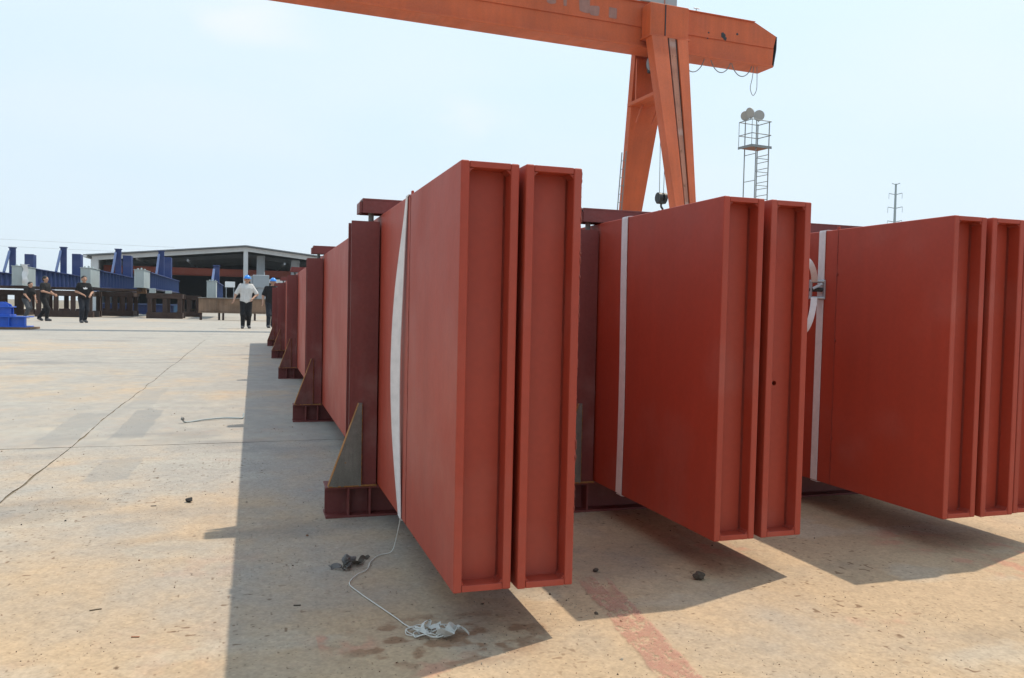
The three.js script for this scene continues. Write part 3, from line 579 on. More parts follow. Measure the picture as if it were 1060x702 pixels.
// ------------------------------------------------------------------ floodlight tower, pylon
{
  const c = [31.25, 0, -45], t = thing('light_tower', 'slim steel lattice tower with round floodlights behind the middle beams', 'tower', c, 0.12);
  const a = 0.52, H = 13.1, P = [[-a, -a], [a, -a], [a, a], [-a, a]];
  for (const [x, z] of P) mesh('leg', rod([x, 0, z], [x, H, z], 0.035, 6), M.tower, t);
  const rungs = (i, j, step, y0) => { const l = []; for (let y = y0; y < 11.3; y += step) l.push(rod([P[i][0], y, P[i][1]], [P[j][0], y, P[j][1]], 0.024, 5)); return merge(l); };
  mesh('rungs', rungs(2, 1, 0.42, 0.5), M.tower, t); mesh('rungs', rungs(3, 2, 0.84, 0.6), M.tower, t); mesh('rungs', rungs(0, 3, 1.68, 0.9), M.tower, t);
  const plat = mesh('platform', bx(-0.95, 0.62, 11.4, 11.46, -0.62, 0.62, 0.01), M.rackTower, t);
  mesh('platform_edge', merge([bx(-0.97, 0.64, 11.34, 11.5, 0.62, 0.66, 0.005), bx(-0.99, -0.95, 11.34, 11.5, -0.62, 0.62, 0.005)]), M.tower, plat);
  const rl = [], C = [[-0.95, -0.6], [0.6, -0.6], [0.6, 0.6], [-0.95, 0.6]];
  for (const y of [12.2, 13.05]) for (let k = 0; k < 4; k++) rl.push(rod([C[k][0], y, C[k][1]], [C[(k + 1) % 4][0], y, C[(k + 1) % 4][1]], 0.03, 5));
  for (const k of [0, 3]) rl.push(rod([C[k][0], 11.46, C[k][1]], [C[k][0], 13.05, C[k][1]], 0.02, 5));
  mesh('guard_rail', merge(rl), M.tower, t);
  for (const [x, z, ry, rx, r] of [[-0.95, 0.45, -1.5, 0.3, 0.34], [-0.7, -0.3, -1.1, 0.3, 0.3], [0.0, 0.1, -0.6, 0.05, 0.34]]) {
    const f = new THREE.Group(); f.name = 'floodlight'; t.add(f);
    const y = 13.45, d = new THREE.Vector3(0, 0, 1).applyEuler(new THREE.Euler(rx, ry, 0, 'YXZ'));
    const sh = new THREE.LatheGeometry([[0.02, -0.22], [0.12, -0.2], [0.2, -0.1], [r, 0.06], [r, 0.1]].map((p) => new THREE.Vector2(...p)), 20); sh.rotateX(Math.PI / 2); sh.applyMatrix4(new THREE.Matrix4().makeRotationFromEuler(new THREE.Euler(rx, ry, 0, 'YXZ'))); sh.translate(x, y, z);
    mesh('reflector', sh, M.galv, f);
    const ln = new THREE.CircleGeometry(r * 0.97, 20); ln.applyMatrix4(new THREE.Matrix4().makeRotationFromEuler(new THREE.Euler(rx, ry, 0, 'YXZ'))); ln.translate(x + d.x * 0.08, y + d.y * 0.08, z + d.z * 0.08); mesh('lens', ln, M.lens, f);
    mesh('bracket', rod([x, 13.05, z], [x, y - 0.12, z], 0.025, 6), M.tower, f);
  }
}
{
  const t = thing('power_pylon', 'distant thin power pole with three crossarms at the right', 'pylon', [150.8, 0, -160], -0.7);
  mesh('mast', rod([0, 0, 0], [0, 33.2, 0], 0.5, 8, 0.22), M.pole, t);
  for (const [y, w] of [[33.1, 0.9], [30.7, 1.45], [27.4, 1.6], [24.1, 1.6]]) { mesh('crossarm', merge([bar([-w, y + 0.25, 0], [0, y - 0.1, 0], 0.12, 0.16), bar([w, y + 0.25, 0], [0, y - 0.1, 0], 0.12, 0.16)]), M.pole, t); if (y < 33) for (const s of [-1, 1]) mesh('insulator', rod([s * w, y + 0.2, 0], [s * w, y - 1.1, 0], 0.05, 6), M.pole, t); }
}

// ------------------------------------------------------------------ open steel hall at the back of the yard
{
  const t = thing('workshop_hall', 'long open-fronted grey steel workshop hall at the back of the yard', 'building', [0, 0, -75], 0);
  const PK = 0.7, ypk = 5.75, yl = 4.5, hw = 12.0, D = 34;
  const raf = (x0, ya, x1, yb, h, z0, z1) => { const g = plate(x0 < x1 ? [[x0, ya - h], [x1, yb - h], [x1, yb], [x0, ya]] : [[x1, yb - h], [x0, ya - h], [x0, ya], [x1, yb]], z1 - z0); g.translate(0, 0, z0); return metreUV(g); };
  for (const sg of [-1, 1]) {
    mesh('gable_rafter', raf(PK, ypk, PK + sg * hw, yl, 0.36, -0.3, 0), M.hall, t);
    mesh('roof_sheet', raf(PK, ypk + 0.14, PK + sg * (hw + 0.6), yl + 0.08, 0.1, -D, 0.35), M.roof, t);
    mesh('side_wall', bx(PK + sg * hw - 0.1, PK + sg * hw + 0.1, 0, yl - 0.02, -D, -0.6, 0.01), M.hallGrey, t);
    mesh('corner_column', bx(PK + sg * (hw - 0.2) - 0.28, PK + sg * (hw - 0.2) + 0.28, 0, yl - 0.32, -0.55, -0.02, 0.02), M.hall, t);
    mesh('eave_gutter', bx(PK + sg * (hw + 0.45) - 0.12, PK + sg * (hw + 0.45) + 0.12, yl - 0.16, yl + 0.02, -D, 0.4, 0.02), M.hall, t);
  }
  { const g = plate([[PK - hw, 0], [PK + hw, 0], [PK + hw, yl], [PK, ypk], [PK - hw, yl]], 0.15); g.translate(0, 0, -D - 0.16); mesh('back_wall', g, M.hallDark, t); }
  mesh('front_column', bx(PK - 0.18, PK + 0.2, 0, ypk - 0.36, -0.32, -0.02, 0.02), M.hall, t);
  mesh('inner_column', bx(1.65, 2.35, 0, 5.15, -2.2, -1.6, 0.02), M.hallGrey, t);
  mesh('column_base', bx(1.45, 2.6, 0, 0.5, -2.35, -1.45, 0.02), M.hallGrey, t);
  mesh('inner_column', bx(4.6, 5.35, 0, 4.85, -2.2, -1.6, 0.02), M.hallGrey, t);
  mesh('inner_column', bx(-11.05, -10.6, 0, 4.3, -6.2, -5.6, 0.02), M.hallGrey, t);
  mesh('crane_bridge', merge([bx(-11, 12.4, 3.35, 3.95, -4.6, -4.1, 0.02), bx(-11, 12.4, 3.28, 3.34, -4.8, -3.9, 0.01)]), M.hallRed, t);
  for (const x of [-8, -4, 4, 8]) mesh('roof_purlin', bx(x - 0.08, x + 0.08, 4.35, 4.55, -D, -0.6, 0.01), M.hallGrey, t);
  for (const z of [-10, -18, -26]) for (const sg of [-1, 1]) mesh('portal_rafter', raf(PK, ypk, PK + sg * hw, yl, 0.4, z - 0.3, z), M.hallGrey, t);
}
{ const t = thing('column_machine', 'grey bracketed machine head against the hall\'s inner column', 'machine', [2.0, 0, -73.1]); mesh('stand', bx(-0.35, 0.35, 0, 2.2, -0.25, 0.2, 0.03), M.hallGrey, t); mesh('head', bx(-0.75, 0.6, 2.2, 3.3, -0.3, 0.3, 0.05), M.hallGrey, t); mesh('arm', bx(0.6, 3.1, 2.65, 2.95, -0.15, 0.15, 0.03), M.hall, t); mesh('bracket', plate([[-1.3, 3.2], [-0.76, 3.2], [-0.76, 2.4]], 0.3), M.hallGrey, t); mesh('nozzle', rod([0.2, 3.3, 0], [0.2, 3.55, 0], 0.06, 8), M.galv, t); }
{ const t = thing('white_notice_board', 'small white board standing in the hall\'s dark opening', 'board', [-0.55, 0, -73.5]); mesh('panel', bx(-0.4, 0.4, 2.2, 2.68, -0.03, 0.03, 0.01), plain([0.72, 0.74, 0.75], 0.6), t); for (const x of [-0.3, 0.3]) mesh('leg', bx(x - 0.03, x + 0.03, 0, 2.2, -0.03, 0.03, 0.005), M.hallGrey, t); }

// ------------------------------------------------------------------ navy girders on trestles
function blueGirder(label, X, z0, yb, yt, L, o = {}) {
  const t = thing('navy_girder', label, 'steel girder', [X, yb, z0], -0.018, 'navy girders laid out on trestles'), h = yt - yb, w = 0.46, G = o.grey ?? 2.6;
  mesh('bare_end', merge([bx(0, w, 0, h, -G, 0, 0.01), bx(-0.03, w + 0.03, h, h + 0.03, -G, 0.03, 0.005), bx(-0.03, w + 0.03, -0.0, 0.03, -G, 0.03, 0.005)]), M.greyPaint, t);
  mesh('flange', bx(-0.08, w + 0.08, h - 0.05, h, -L, -G - 0.001, 0.005), M.navy, t);
  mesh('flange', bx(-0.08, w + 0.08, 0, 0.05, -L, -G - 0.001, 0.005), M.navy, t);
  mesh('web', bx(0.1, w - 0.08, 0.05, h - 0.05, -L, -G - 0.001, 0), M.navy, t);
  for (let z = -G - 0.9; z > -L; z -= 1.1) mesh('stiffener', bx(w - 0.08, w + 0.06, 0.05, h - 0.05, z - 0.012, z + 0.012, 0), M.navyLight, t);
  for (let k = 0; k < 3; k++) mesh('lifting_lug', bx(0.1 + k * 0.13, 0.16 + k * 0.13, h + 0.03, h + 0.1 + 0.04 * (k % 2), -0.5 - 0.3 * k, -0.25 - 0.3 * k, 0.01), M.greyPaint, t);
  // upright with a raking brace, and a broad plate behind it
  const pz = o.post ?? -10, ph = o.ph ?? 1.55;
  mesh('upright', bx(0.12, 0.45, h, h + ph, pz - 0.2, pz, 0.01), M.navy, t);
  mesh('upright_cap', bx(0.08, 0.49, h + ph, h + ph + 0.06, pz - 0.24, pz + 0.04, 0.005), M.navy, t);
  mesh('raking_brace', bar([0.16, h + ph - 0.2, pz + 0.05], [0.12, h + 0.05, pz + 1.1], 0.12, 0.12), M.navyLight, t);
  if (o.plate !== 0) mesh('end_bracket', merge([bx(-0.02, 0.5, h, h + 1.42, pz - 4.3, pz - 4.1, 0.01), bx(0.44, 0.5, h, h + 1.4, pz - 4.9, pz - 4.31, 0.01)]), M.navy, t);
  return t;
}
blueGirder('navy girder at the far left, its upright at the picture\'s edge', -13.4, -47, 1.5, 2.36, 20);
blueGirder('navy girder with a white cloth over its bare grey end', -10.46, -46, 1.5, 2.44, 20.5);
blueGirder('navy girder ending in bare grey directly behind the man with a printed shirt', -7.44, -46, 1.53, 2.46, 20.5);
blueGirder('navy girder whose bare grey end rests over the open brown trestle', -4.98, -46, 1.55, 2.45, 20.5);
blueGirder('short navy girder end behind the rusty plate girder', -1.5, -46, 1.0, 1.98, 9, { grey: 1.2, post: -4.6, ph: 1.0, plate: 0 });
{ const p = []; for (let i = 0; i <= 20; i++) { const q = i / 20; p.push({ p: [-9.86 + 0.02 * Math.sin(q * 11), mix(1.6, 2.53, q), -45.9 + 0.04 * Math.sin(q * 7)], s: [1, 0, -0.3 * Math.sin(q * 6)], w: 0.24 + 0.03 * Math.sin(q * 14) }); } p.push({ p: [-9.86, 2.53, -46.3], s: [1, 0, 0], w: 0.26 }); tag(mesh('draped_cloth', ribbon(p, 0.3, 0.012), plain([0.66, 0.67, 0.68], 0.9)), 'white cloth hanging over a grey girder end', 'cloth'); }
function trestle(label, x0, x1, z, d, h, posts, panels) {
  const t = thing('trestle', label, 'trestle', [x0, 0, z], 0, 'brown steel trestles under the navy girders'), w = x1 - x0;
  for (const zz of [0, -d]) {
    mesh('sill_beam', bx(0, w, 0, 0.3, zz - 0.24, zz, 0.01), M.brown, t);
    mesh('head_beam', bx(0, w, h - 0.26, h, zz - 0.24, zz, 0.01), M.brown, t);
    for (let i = 0; i < posts; i++) { const x = i / (posts - 1) * (w - 0.3); mesh('post', bx(x + 0.05, x + 0.25, 0.3, h - 0.26, zz - 0.22, zz - 0.02, 0.01), M.brown, t); }
  }
  for (const x of [0.05, w - 0.25]) { mesh('cross_beam', bx(x, x + 0.2, h - 0.24, h - 0.02, -d, -0.24, 0.01), M.brown, t); mesh('cross_beam', bx(x, x + 0.2, 0.02, 0.28, -d, -0.24, 0.01), M.brown, t); }
  if (panels) for (let i = 0; i < posts - 1; i++) { const x = i / (posts - 1) * (w - 0.3); mesh('panel', bx(x + 0.28, x + (w - 0.3) / (posts - 1) + 0.02, 0.3, 0.42, -0.16, -0.1, 0.005), M.brown, t); }
  return t;
}
trestle('open brown trestle with three posts, right of the others', -4.33, -2.62, -45.2, 2.2, 1.28, 3, false);
trestle('low brown trestle half hidden behind the open three-post one', -3.35, -2.05, -52, 1.6, 1.25, 3, false);
trestle('brown trestle between the printed-shirt man and the open trestle', -7.35, -5.5, -50.5, 2.5, 1.35, 5, true);
trestle('wide dark brown trestle behind the walking men', -9.3, -6.75, -45.2, 2.6, 1.3, 4, true);
trestle('brown trestle at the left behind the bright blue fixture', -12.9, -10.4, -48.2, 2.4, 1.3, 4, true);
// timbers and packers that carry the girders on the trestles
function packer(label, x0, x1, y0, y1, z0, z1, m) { const o = thing('packer', label, 'packer', [(x0 + x1) / 2, y0, z1], 0, 'packers under the navy girders'); const n = Math.max(1, Math.round((y1 - y0) / 0.12)); for (let i = 0; i < n; i++) mesh('layer', bx(-(x1 - x0) / 2 + 0.01 * (i % 2), (x1 - x0) / 2 - 0.012 * (i % 2), mix(0, y1 - y0, i / n) + 0.001, mix(0, y1 - y0, (i + 1) / n), z0 - z1, 0, 0.006), m, o); }
packer('small grey block under the third navy girder, on the open trestle', -4.2, -3.9, 1.28, 1.52, -45.45, -45.2, M.greyPaint);
packer('second grey block on the open trestle head', -3.45, -3.15, 1.28, 1.42, -45.45, -45.2, M.greyPaint);
packer('stacked packers under the navy girder behind the open trestle', -4.95, -4.5, 1.25, 1.545, -47.3, -46.9, M.timber);
{ const t = thing('long_plank', 'long brown planks laid across the left trestles', 'plank', [-13.6, 1.36, -46.2]); mesh('plank', bx(0, 8.9, 0, 0.12, -0.7, 0, 0.01), M.brown, t); mesh('plank', bx(0.4, 8.6, 0.002, 0.13, -1.5, -0.72, 0.01), M.timber, t); }
{ // blue low beam at the back between the trestles
  const t = thing('blue_ground_beam', 'low blue steel beam on the ground behind the trestles', 'steel beam', [-8.6, 0, -60]); mesh('flange', bx(0, 5.2, 0.62, 0.7, -0.5, 0, 0.01), M.navyLight, t); mesh('web', bx(0, 5.2, 0.1, 0.62, -0.28, -0.22, 0), M.navy, t); mesh('flange', bx(0, 5.2, 0, 0.1, -0.5, 0, 0.01), M.navy, t); mesh('end_plate', bx(4.55, 5.2, 0.1, 0.62, -0.2, -0.02, 0.01), M.brightBlueDull, t);
}
// ------------------------------------------------------------------ rusty girder on legs
{
  const t = thing('rusty_girder', 'rusty brown plate girder on short legs behind the two helmeted men', 'steel girder', [-1.78, 0, -43.2]);
  mesh('web', bx(0, 6.2, 0.4, 1.08, -0.5, -0.06, 0.02), M.rustPlate, t); mesh('top_flange', bx(-0.02, 6.22, 1.081, 1.12, -0.62, 0.05, 0.005), M.steelGrey, t); mesh('bottom_flange', bx(-0.02, 6.22, 0.36, 0.399, -0.62, 0.05, 0.005), M.rustPlate, t);
  for (const x of [0.9, 2.2, 3.5, 4.8]) mesh('stiffener', bx(x - 0.01, x + 0.01, 0.4, 1.08, -0.06, 0.04, 0), M.rustPlate, t);
  for (const [x, z] of [[0.05, -0.02], [1.1, -0.02], [2.6, -0.02], [4.6, -0.02], [0.05, -0.6], [0.9, -0.6], [2.2, -0.6], [4.6, -0.6]]) mesh('leg', bx(x, x + 0.1, 0, 0.36, z - 0.1, z, 0.008), M.brown, t);
}
// ------------------------------------------------------------------ bright blue fixture
{
  const t = thing('blue_fixture', 'bright blue steel fixture lying on timber at the left edge', 'fixture', [-7.15, 0, -25.9], -0.05);
  mesh('timber', bx(-0.1, 1.75, 0.002, 0.06, -0.9, 0.02, 0.006), M.timber, t);
  mesh('base_channel', merge([bx(0, 1.62, 0.06, 0.09, -0.8, 0, 0.004), bx(0, 1.62, 0.33, 0.36, -0.8, 0, 0.004), bx(0.01, 1.61, 0.09, 0.33, -0.12, -0.1, 0)]), M.brightBlue, t);
  for (const x of [0.1, 0.65, 1.2, 1.59]) mesh('rib', bx(x - 0.012, x + 0.012, 0.09, 0.33, -0.1, -0.01, 0.002), M.brightBlue, t);
  mesh('upper_box', merge([bx(0.0, 1.2, 0.361, 0.41, -0.7, -0.1, 0.004), bx(0.0, 1.18, 0.41, 0.6, -0.3, -0.28, 0), bx(0.0, 1.2, 0.6, 0.63, -0.7, -0.12, 0.004)]), M.brightBlue, t);
  for (const x of [0.15, 0.85]) { const s = [[x - 0.3, 0.41], [x + 0.32, 0.41], [x + 0.32, 0.55], [x + 0.26, 0.68], [x + 0.12, 0.75], [x - 0.12, 0.75], [x - 0.26, 0.68], [x - 0.3, 0.55]]; const g = plate(s, 0.03, 0.003); g.translate(0, 0, -0.27); mesh('arched_cheek', g, M.brightBlue, t); const g2 = g.clone(); g2.translate(0, 0, -0.3); mesh('arched_cheek', g2, M.brightBlue, t); }
}
scene.fog = new THREE.FogExp2(new THREE.Color(0.82, 0.9, 0.97), 0.0003);
// ------------------------------------------------------------------ overhead wires far away on the left
for (const [y, k, w] of [[10.1, 0, 'upper'], [9.0, 1, 'lower']]) { const p = []; for (let i = 0; i <= 20; i++) { const q = i / 20; p.push([mix(-130, -10, q), y + 3.5 * (1 - q) - 2.2 * 4 * q * (1 - q) * 0.4, -150]); } tag(mesh('overhead_wire', tube(p, 0.013, 60, 5), M.tower), w + ' of two thin overhead wires in the sky at the left', 'wire', 'overhead wires'); }

// ------------------------------------------------------------------ people
function field(bones, lo, hi, res, k, clip) {   // surface of smoothly joined tapered bones
  const size = Math.max(hi[0] - lo[0], hi[1] - lo[1], hi[2] - lo[2]), c = [0, 1, 2].map((i) => (lo[i] + hi[i]) / 2);
  const mc = new MarchingCubes(res, new THREE.MeshStandardMaterial(), false, false, 60000); mc.isolation = 0;
  const st = size / 2; let i = 0;
  for (let z = 0; z < res; z++) for (let y = 0; y < res; y++) for (let x = 0; x < res; x++, i++) {
    const px = c[0] + ((x - res / 2) / (res / 2)) * st, py = c[1] + ((y - res / 2) / (res / 2)) * st, pz = c[2] + ((z - res / 2) / (res / 2)) * st;
    let d = 1e3;
    for (const [a, b, ra, rb] of bones) {
      const ux = b[0] - a[0], uy = b[1] - a[1], uz = b[2] - a[2], wx = px - a[0], wy = py - a[1], wz = pz - a[2], q = ux * ux + uy * uy + uz * uz;
      const t = q > 0 ? Math.min(1, Math.max(0, (wx * ux + wy * uy + wz * uz) / q)) : 0, ex = wx - t * ux, ey = wy - t * uy, ez = wz - t * uz;
      const e = Math.sqrt(ex * ex + ey * ey + ez * ez) - (ra + (rb - ra) * t), h = Math.max(k - Math.abs(d - e), 0) / k; d = Math.min(d, e) - h * h * k * 0.25;
    }
    if (clip) d = Math.max(d, clip(px, py, pz));
    mc.field[i] = -d;
  }
  mc.update();
  const n = mc.count, pos = mc.positionArray.slice(0, n * 3), nor = mc.normalArray.slice(0, n * 3);
  for (let j = 0; j < n; j++) for (let m = 0; m < 3; m++) pos[j * 3 + m] = c[m] + pos[j * 3 + m] * st;
  const g = new THREE.BufferGeometry(); g.setAttribute('position', new THREE.BufferAttribute(pos, 3)); g.computeVertexNormals(); return metreUV(g);
}
const lerp3 = (a, b, t) => a.map((v, i) => mix(v, b[i], t));
// joints in the figure's own frame: +z is where the person faces, +x the person's left
function person(label, pos, turn, J, look) {
  const t = thing('person', label, 'person', pos, turn, look.group);
  const skinB = [], V = (a, b, r, s) => [a, b, r, s];
  const S = J.shoulder, Hh = J.hip;
  // skin body: torso, neck, limbs
  const torso = [V([-0.075 + J.lean[0], Hh + 0.02, J.lean[2] * 0], [0.075, Hh + 0.02, 0], 0.1, 0.1), V([-0.06, Hh + 0.2, J.lean[2] * 0.4], [0.06, Hh + 0.2, J.lean[2] * 0.4], 0.095, 0.095), V([-0.068, Hh + 0.1, J.lean[2] * 0.2], [0.068, Hh + 0.1, J.lean[2] * 0.2], 0.097, 0.097), V([-0.085, mix(Hh, S, 0.58), J.lean[2] * 0.65], [0.085, mix(Hh, S, 0.58), J.lean[2] * 0.65], 0.1, 0.1), V([-0.1, S - 0.1, J.lean[2] * 0.9], [0.1, S - 0.1, J.lean[2] * 0.9], 0.105, 0.105), V([-0.13, S, J.lean[2]], [0.13, S, J.lean[2]], 0.06, 0.06)];
  const arms = [], legs = [], hands = [], feet = [];
  for (const s of ['r', 'l']) {
    const sx = s === 'r' ? -1 : 1, sh = [sx * 0.18, S - 0.01, J.lean[2]];
    arms.push(V(sh, J[s + 'e'], 0.052, 0.042), V(J[s + 'e'], J[s + 'w'], 0.042, 0.028));
    legs.push(V([sx * 0.09, Hh, 0], J[s + 'k'], 0.088, 0.06), V(J[s + 'k'], J[s + 'a'], 0.058, 0.038));
    feet.push(V(J[s + 'a'], J[s + 't'], 0.04, 0.032), V([J[s + 'a'][0], J[s + 'a'][1] - 0.035, J[s + 'a'][2] - 0.03], J[s + 't'], 0.036, 0.03));
    // hand: palm, four curled fingers, thumb off its side
    const w = J[s + 'w'], e = J[s + 'e'], dir = new THREE.Vector3(w[0] - e[0], w[1] - e[1], w[2] - e[2]).normalize(), side = new THREE.Vector3(0, 0, 1).addScaledVector(dir, -dir.z).normalize(), nrm = dir.clone().cross(side).multiplyScalar(sx);
    const P = (a, b, c) => [w[0] + dir.x * a + side.x * b + nrm.x * c, w[1] + dir.y * a + side.y * b + nrm.y * c, w[2] + dir.z * a + side.z * b + nrm.z * c];
    hands.push(V(P(0, 0, 0), P(0.07, 0.02, 0), 0.026, 0.02), V(P(0.03, 0, 0), P(0.075, -0.022, 0), 0.022, 0.018));
    [[0.03, 0.07], [0.01, 0.08], [-0.01, 0.075], [-0.03, 0.058]].forEach(([b, l]) => hands.push(V(P(0.075, b, 0), P(0.075 + l * 0.55, b, -0.012), 0.0095, 0.009), V(P(0.075 + l * 0.55, b, -0.012), P(0.075 + l * 0.8, b, -0.035), 0.009, 0.008)));
    hands.push(V(P(0.02, 0.03, 0), P(0.05, 0.055, -0.01), 0.012, 0.0105), V(P(0.05, 0.055, -0.01), P(0.078, 0.058, -0.02), 0.0105, 0.009));
  }
  const neck = [0, S + 0.02, J.lean[2]], hc = [J.head[0], J.head[1], J.head[2]];   // head centre
  const headB = [V([hc[0], hc[1] + 0.03, hc[2] - 0.02], [hc[0], hc[1] + 0.03, hc[2] + 0.005], 0.088, 0.085), V([hc[0], hc[1] - 0.03, hc[2] + 0.02], [hc[0], hc[1] - 0.085, hc[2] + 0.045], 0.066, 0.036), V([hc[0], hc[1] + 0.01, hc[2] + 0.085], [hc[0], hc[1] - 0.025, hc[2] + 0.1], 0.009, 0.015), V([hc[0] - 0.09, hc[1] - 0.005, hc[2] - 0.01], [hc[0] - 0.088, hc[1] - 0.035, hc[2]], 0.018, 0.012), V([hc[0] + 0.09, hc[1] - 0.005, hc[2] - 0.01], [hc[0] + 0.088, hc[1] - 0.035, hc[2]], 0.018, 0.012), V(neck, [hc[0], hc[1] - 0.06, hc[2] - 0.01], 0.056, 0.05)];
  const box = (B, m) => { const lo = [9, 9, 9], hi = [-9, -9, -9]; for (const [a, b, r, q] of B) for (const p of [a, b]) for (let i = 0; i < 3; i++) { lo[i] = Math.min(lo[i], p[i] - Math.max(r, q) - m); hi[i] = Math.max(hi[i], p[i] + Math.max(r, q) + m); } return [lo, hi]; };
  const solid = (B, res, k, clip) => { const [lo, hi] = box(B, 0.03); return field(B, lo, hi, res, k, clip); };
  const half = hands.length / 2;
  const bodyGeo = merge([solid([...torso, ...arms, ...legs, ...feet, V(neck, [hc[0], hc[1] - 0.06, hc[2] - 0.01], 0.055, 0.05)], 84, 0.05), solid(headB, 40, 0.035), solid(hands.slice(0, half), 34, 0.012), solid(hands.slice(half), 34, 0.012)]);
  mesh('body', bodyGeo, M.skin, t);
  // clothes: the same bones, a little fuller, cut at neckline, cuffs, waist and hems
  const puff = (B, d) => B.map(([a, b, r, q]) => [a, b, r + d, q + d]);
  const sl = arms.filter((_, i) => i % 2 === 0).map(([a, b, r]) => [a, lerp3(a, b, look.sleeve ?? 0.75), r + 0.012, r + 0.018]);
  const shirtHem = Hh - 0.06;
  mesh('shirt', solid([...puff(torso, 0.026), ...sl], 56, 0.05, (x, y) => Math.max(shirtHem - y, y - (S + 0.07))), look.shirt, t);
  mesh('trousers', solid([...puff(torso.slice(0, 1), 0.012), ...puff(legs, 0.026)], 60, 0.045, (x, y, z) => Math.max(y - (Hh + 0.03), Math.min(J.ra[1], J.la[1]) * 0 + (look.hem ?? 0.05) - y)), look.trousers, t);
  mesh('shoes', solid(puff(feet, 0.012), 48, 0.03, (x, y) => 0.002 - y), look.shoes, t);
  const hairCap = [V([hc[0], hc[1] + 0.045, hc[2] - 0.03], [hc[0], hc[1] + 0.05, hc[2] + 0.0], 0.094, 0.088), V([hc[0], hc[1] - 0.01, hc[2] - 0.04], [hc[0], hc[1] + 0.02, hc[2] - 0.04], 0.08, 0.09)];
  mesh('hair', solid(hairCap, 30, 0.03, (x, y, z) => (z - hc[2]) * 0.9 - (y - hc[1]) * 0.55 - 0.018), M.hair, t);
  for (const k of [-1, 1]) { const g = new THREE.SphereGeometry(0.011, 8, 6); g.translate(hc[0] + k * 0.032, hc[1] + 0.008, hc[2] + 0.083); mesh('eye', g, M.black, t); }
  { const g = new THREE.SphereGeometry(0.02, 8, 6); g.scale(1, 0.25, 0.5); g.translate(hc[0], hc[1] - 0.058, hc[2] + 0.09); mesh('mouth', g, M.lip, t); }
  if (look.helmet) {
    const g = new THREE.SphereGeometry(0.118, 24, 12, 0, Math.PI * 2, 0, Math.PI / 2); g.scale(0.95, 1.0, 1.12); g.translate(hc[0], hc[1] + 0.045, hc[2] - 0.01);
    const hm = mesh('helmet', g, M.helmet, t);
    const br = new THREE.CylinderGeometry(0.135, 0.14, 0.012, 24); br.scale(0.92, 1, 1.15); br.translate(hc[0], hc[1] + 0.045, hc[2] + 0.012); mesh('brim', br, M.helmet, hm);
    mesh('ridge', bx(-0.014 + hc[0], 0.014 + hc[0], hc[1] + 0.12, hc[1] + 0.17, hc[2] - 0.09, hc[2] + 0.06, 0.01), M.helmet, hm);
  }
  if (look.print) { const g = plate(look.print, 0.004); g.translate(0, 0, look.printZ); mesh('shirt_print', g, plain([0.75, 0.75, 0.76], 0.8), t); }
  if (look.collar) { const g = new THREE.TorusGeometry(0.075, 0.014, 8, 20); g.rotateX(Math.PI / 2); g.translate(0, S + 0.055, J.lean[2]); mesh('collar', g, look.shirt, t); }
  if (look.belt) mesh('belt', solid(puff([torso[0]].map(([a, b, r, q]) => [[a[0], Hh + 0.03, a[2]], [b[0], Hh + 0.03, b[2]], r, q]), 0.026), 40, 0.03, (x, y) => Math.abs(y - Hh - 0.045) - 0.018), M.black, t);
  return t;
}
const walk = (o) => ({ hip: 0.9, shoulder: 1.43, lean: [0, 0, 0.03], head: [0, 1.63, 0.05], re: [-0.27, 1.15, -0.03], rw: [-0.29, 0.9, 0.05], le: [0.27, 1.15, 0.0], lw: [0.27, 0.9, 0.1], rk: [-0.1, 0.49, 0.1], ra: [-0.1, 0.085, 0.03], rt: [-0.12, 0.04, 0.19], lk: [0.1, 0.48, 0.04], la: [0.1, 0.11, -0.16], lt: [0.12, 0.035, -0.03], ...o });
const cloth = (c) => { const m = paintMat(c, { size: 0.7, mottle: 0.25, chalk: 0, rough: 0.95, seed: 20 + Math.round(c[0] * 90), res: 128, bump: 0.004 }); return m; };
M.clothWhite = cloth([0.62, 0.61, 0.6]); M.clothBlack = cloth([0.009, 0.009, 0.011]); M.clothDark = cloth([0.016, 0.019, 0.028]); M.clothGrey = cloth([0.06, 0.065, 0.075]);
M.shoeDark = plain([0.05, 0.05, 0.055], 0.6); M.shoeWhite = plain([0.6, 0.6, 0.58], 0.6);
person('man in a pale polo shirt and blue hard hat walking towards us', [0.3, 0, -29.4], 0.05, walk({ re: [-0.33, 1.16, -0.02], rw: [-0.4, 0.95, 0.12], le: [0.36, 1.17, -0.02], lw: [0.2, 1.02, 0.17], head: [0.03, 1.66, 0.06], shoulder: 1.46, hip: 0.92 }), { shirt: M.clothWhite, trousers: M.clothBlack, shoes: M.shoeDark, helmet: true, sleeve: 0.85, collar: true, group: 'walking men' });
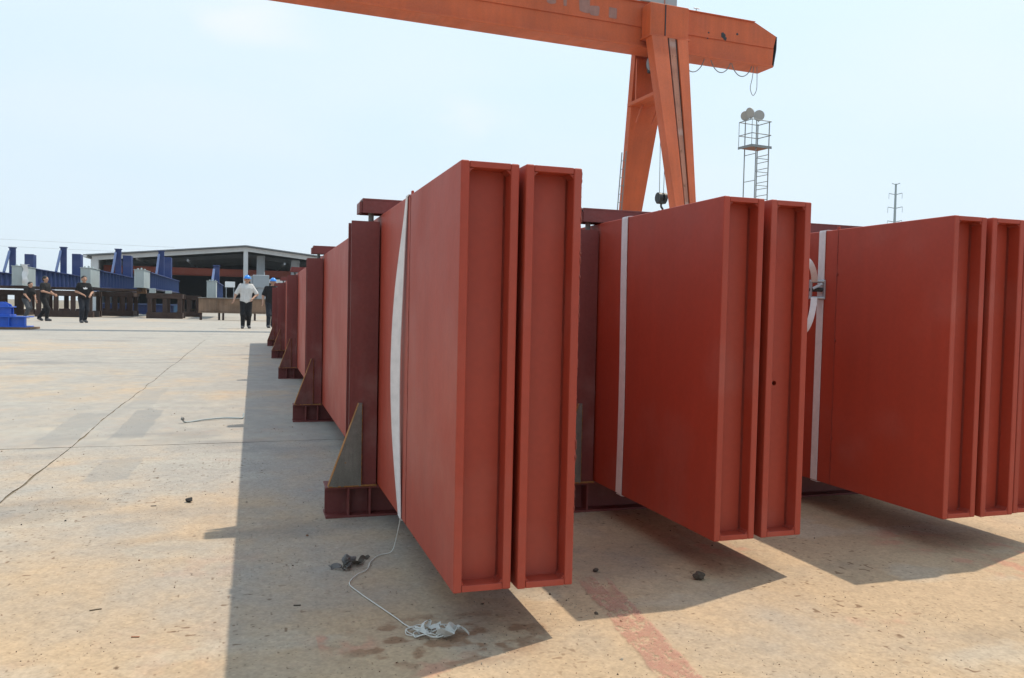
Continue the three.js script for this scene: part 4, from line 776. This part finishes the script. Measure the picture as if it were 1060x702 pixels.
person('man in a black polo shirt and blue hard hat beside the rack ends', [1.16, 0, -30.6], 0.25, walk({ rw: [-0.31, 0.9, 0.08], head: [0.05, 1.63, 0.09] }), { shirt: M.clothBlack, trousers: M.clothDark, shoes: M.shoeDark, helmet: true, sleeve: 0.8, collar: true, group: 'walking men' });
person('bareheaded man in a black shirt with a white chest print', [-5.42, 0, -34.2], 0.5, walk({ re: [-0.27, 1.17, 0.02], rw: [-0.1, 1.05, 0.22], le: [0.27, 1.15, 0.08], lw: [0.12, 1.03, 0.3], rk: [-0.1, 0.49, 0.12], lk: [0.1, 0.48, 0.02] }), { shirt: M.clothBlack, trousers: M.clothDark, shoes: M.shoeDark, print: [[-0.07, 1.27], [-0.03, 1.25], [0.06, 1.26], [0.09, 1.31], [0.04, 1.3], [0.02, 1.345], [-0.02, 1.305], [-0.08, 1.32]], printZ: 0.155, group: 'walking men' });
person('bareheaded man in black walking right with his forearm held out', [-7.15, 0, -36.4], 1.15, walk({ re: [-0.25, 1.17, 0.08], rw: [-0.18, 1.09, 0.36], le: [0.25, 1.16, 0.06], lw: [0.16, 1.05, 0.3], rk: [-0.1, 0.49, 0.2], ra: [-0.1, 0.085, 0.16], rt: [-0.1, 0.04, 0.32], lk: [0.1, 0.47, -0.02], la: [0.1, 0.13, -0.3], lt: [0.1, 0.04, -0.17] }), { shirt: M.clothBlack, trousers: M.clothBlack, shoes: M.shoeDark, hem: 0.08, group: 'walking men' });
person('stooping man in black with white shoes, leftmost of the walkers', [-8.75, 0, -41], 0.9, walk({ shoulder: 1.3, hip: 0.84, lean: [0, 0, 0.16], head: [0, 1.47, 0.24], re: [-0.26, 1.05, 0.2], rw: [-0.2, 0.85, 0.36], le: [0.26, 1.03, 0.16], lw: [0.22, 0.8, 0.28], rk: [-0.1, 0.47, 0.22], ra: [-0.1, 0.085, 0.12], rt: [-0.12, 0.04, 0.28], lk: [0.1, 0.46, 0.08], la: [0.1, 0.12, -0.22], lt: [0.12, 0.04, -0.09] }), { shirt: M.clothBlack, trousers: M.clothGrey, shoes: M.shoeWhite, group: 'walking men' });
renderer.render(scene, camera);
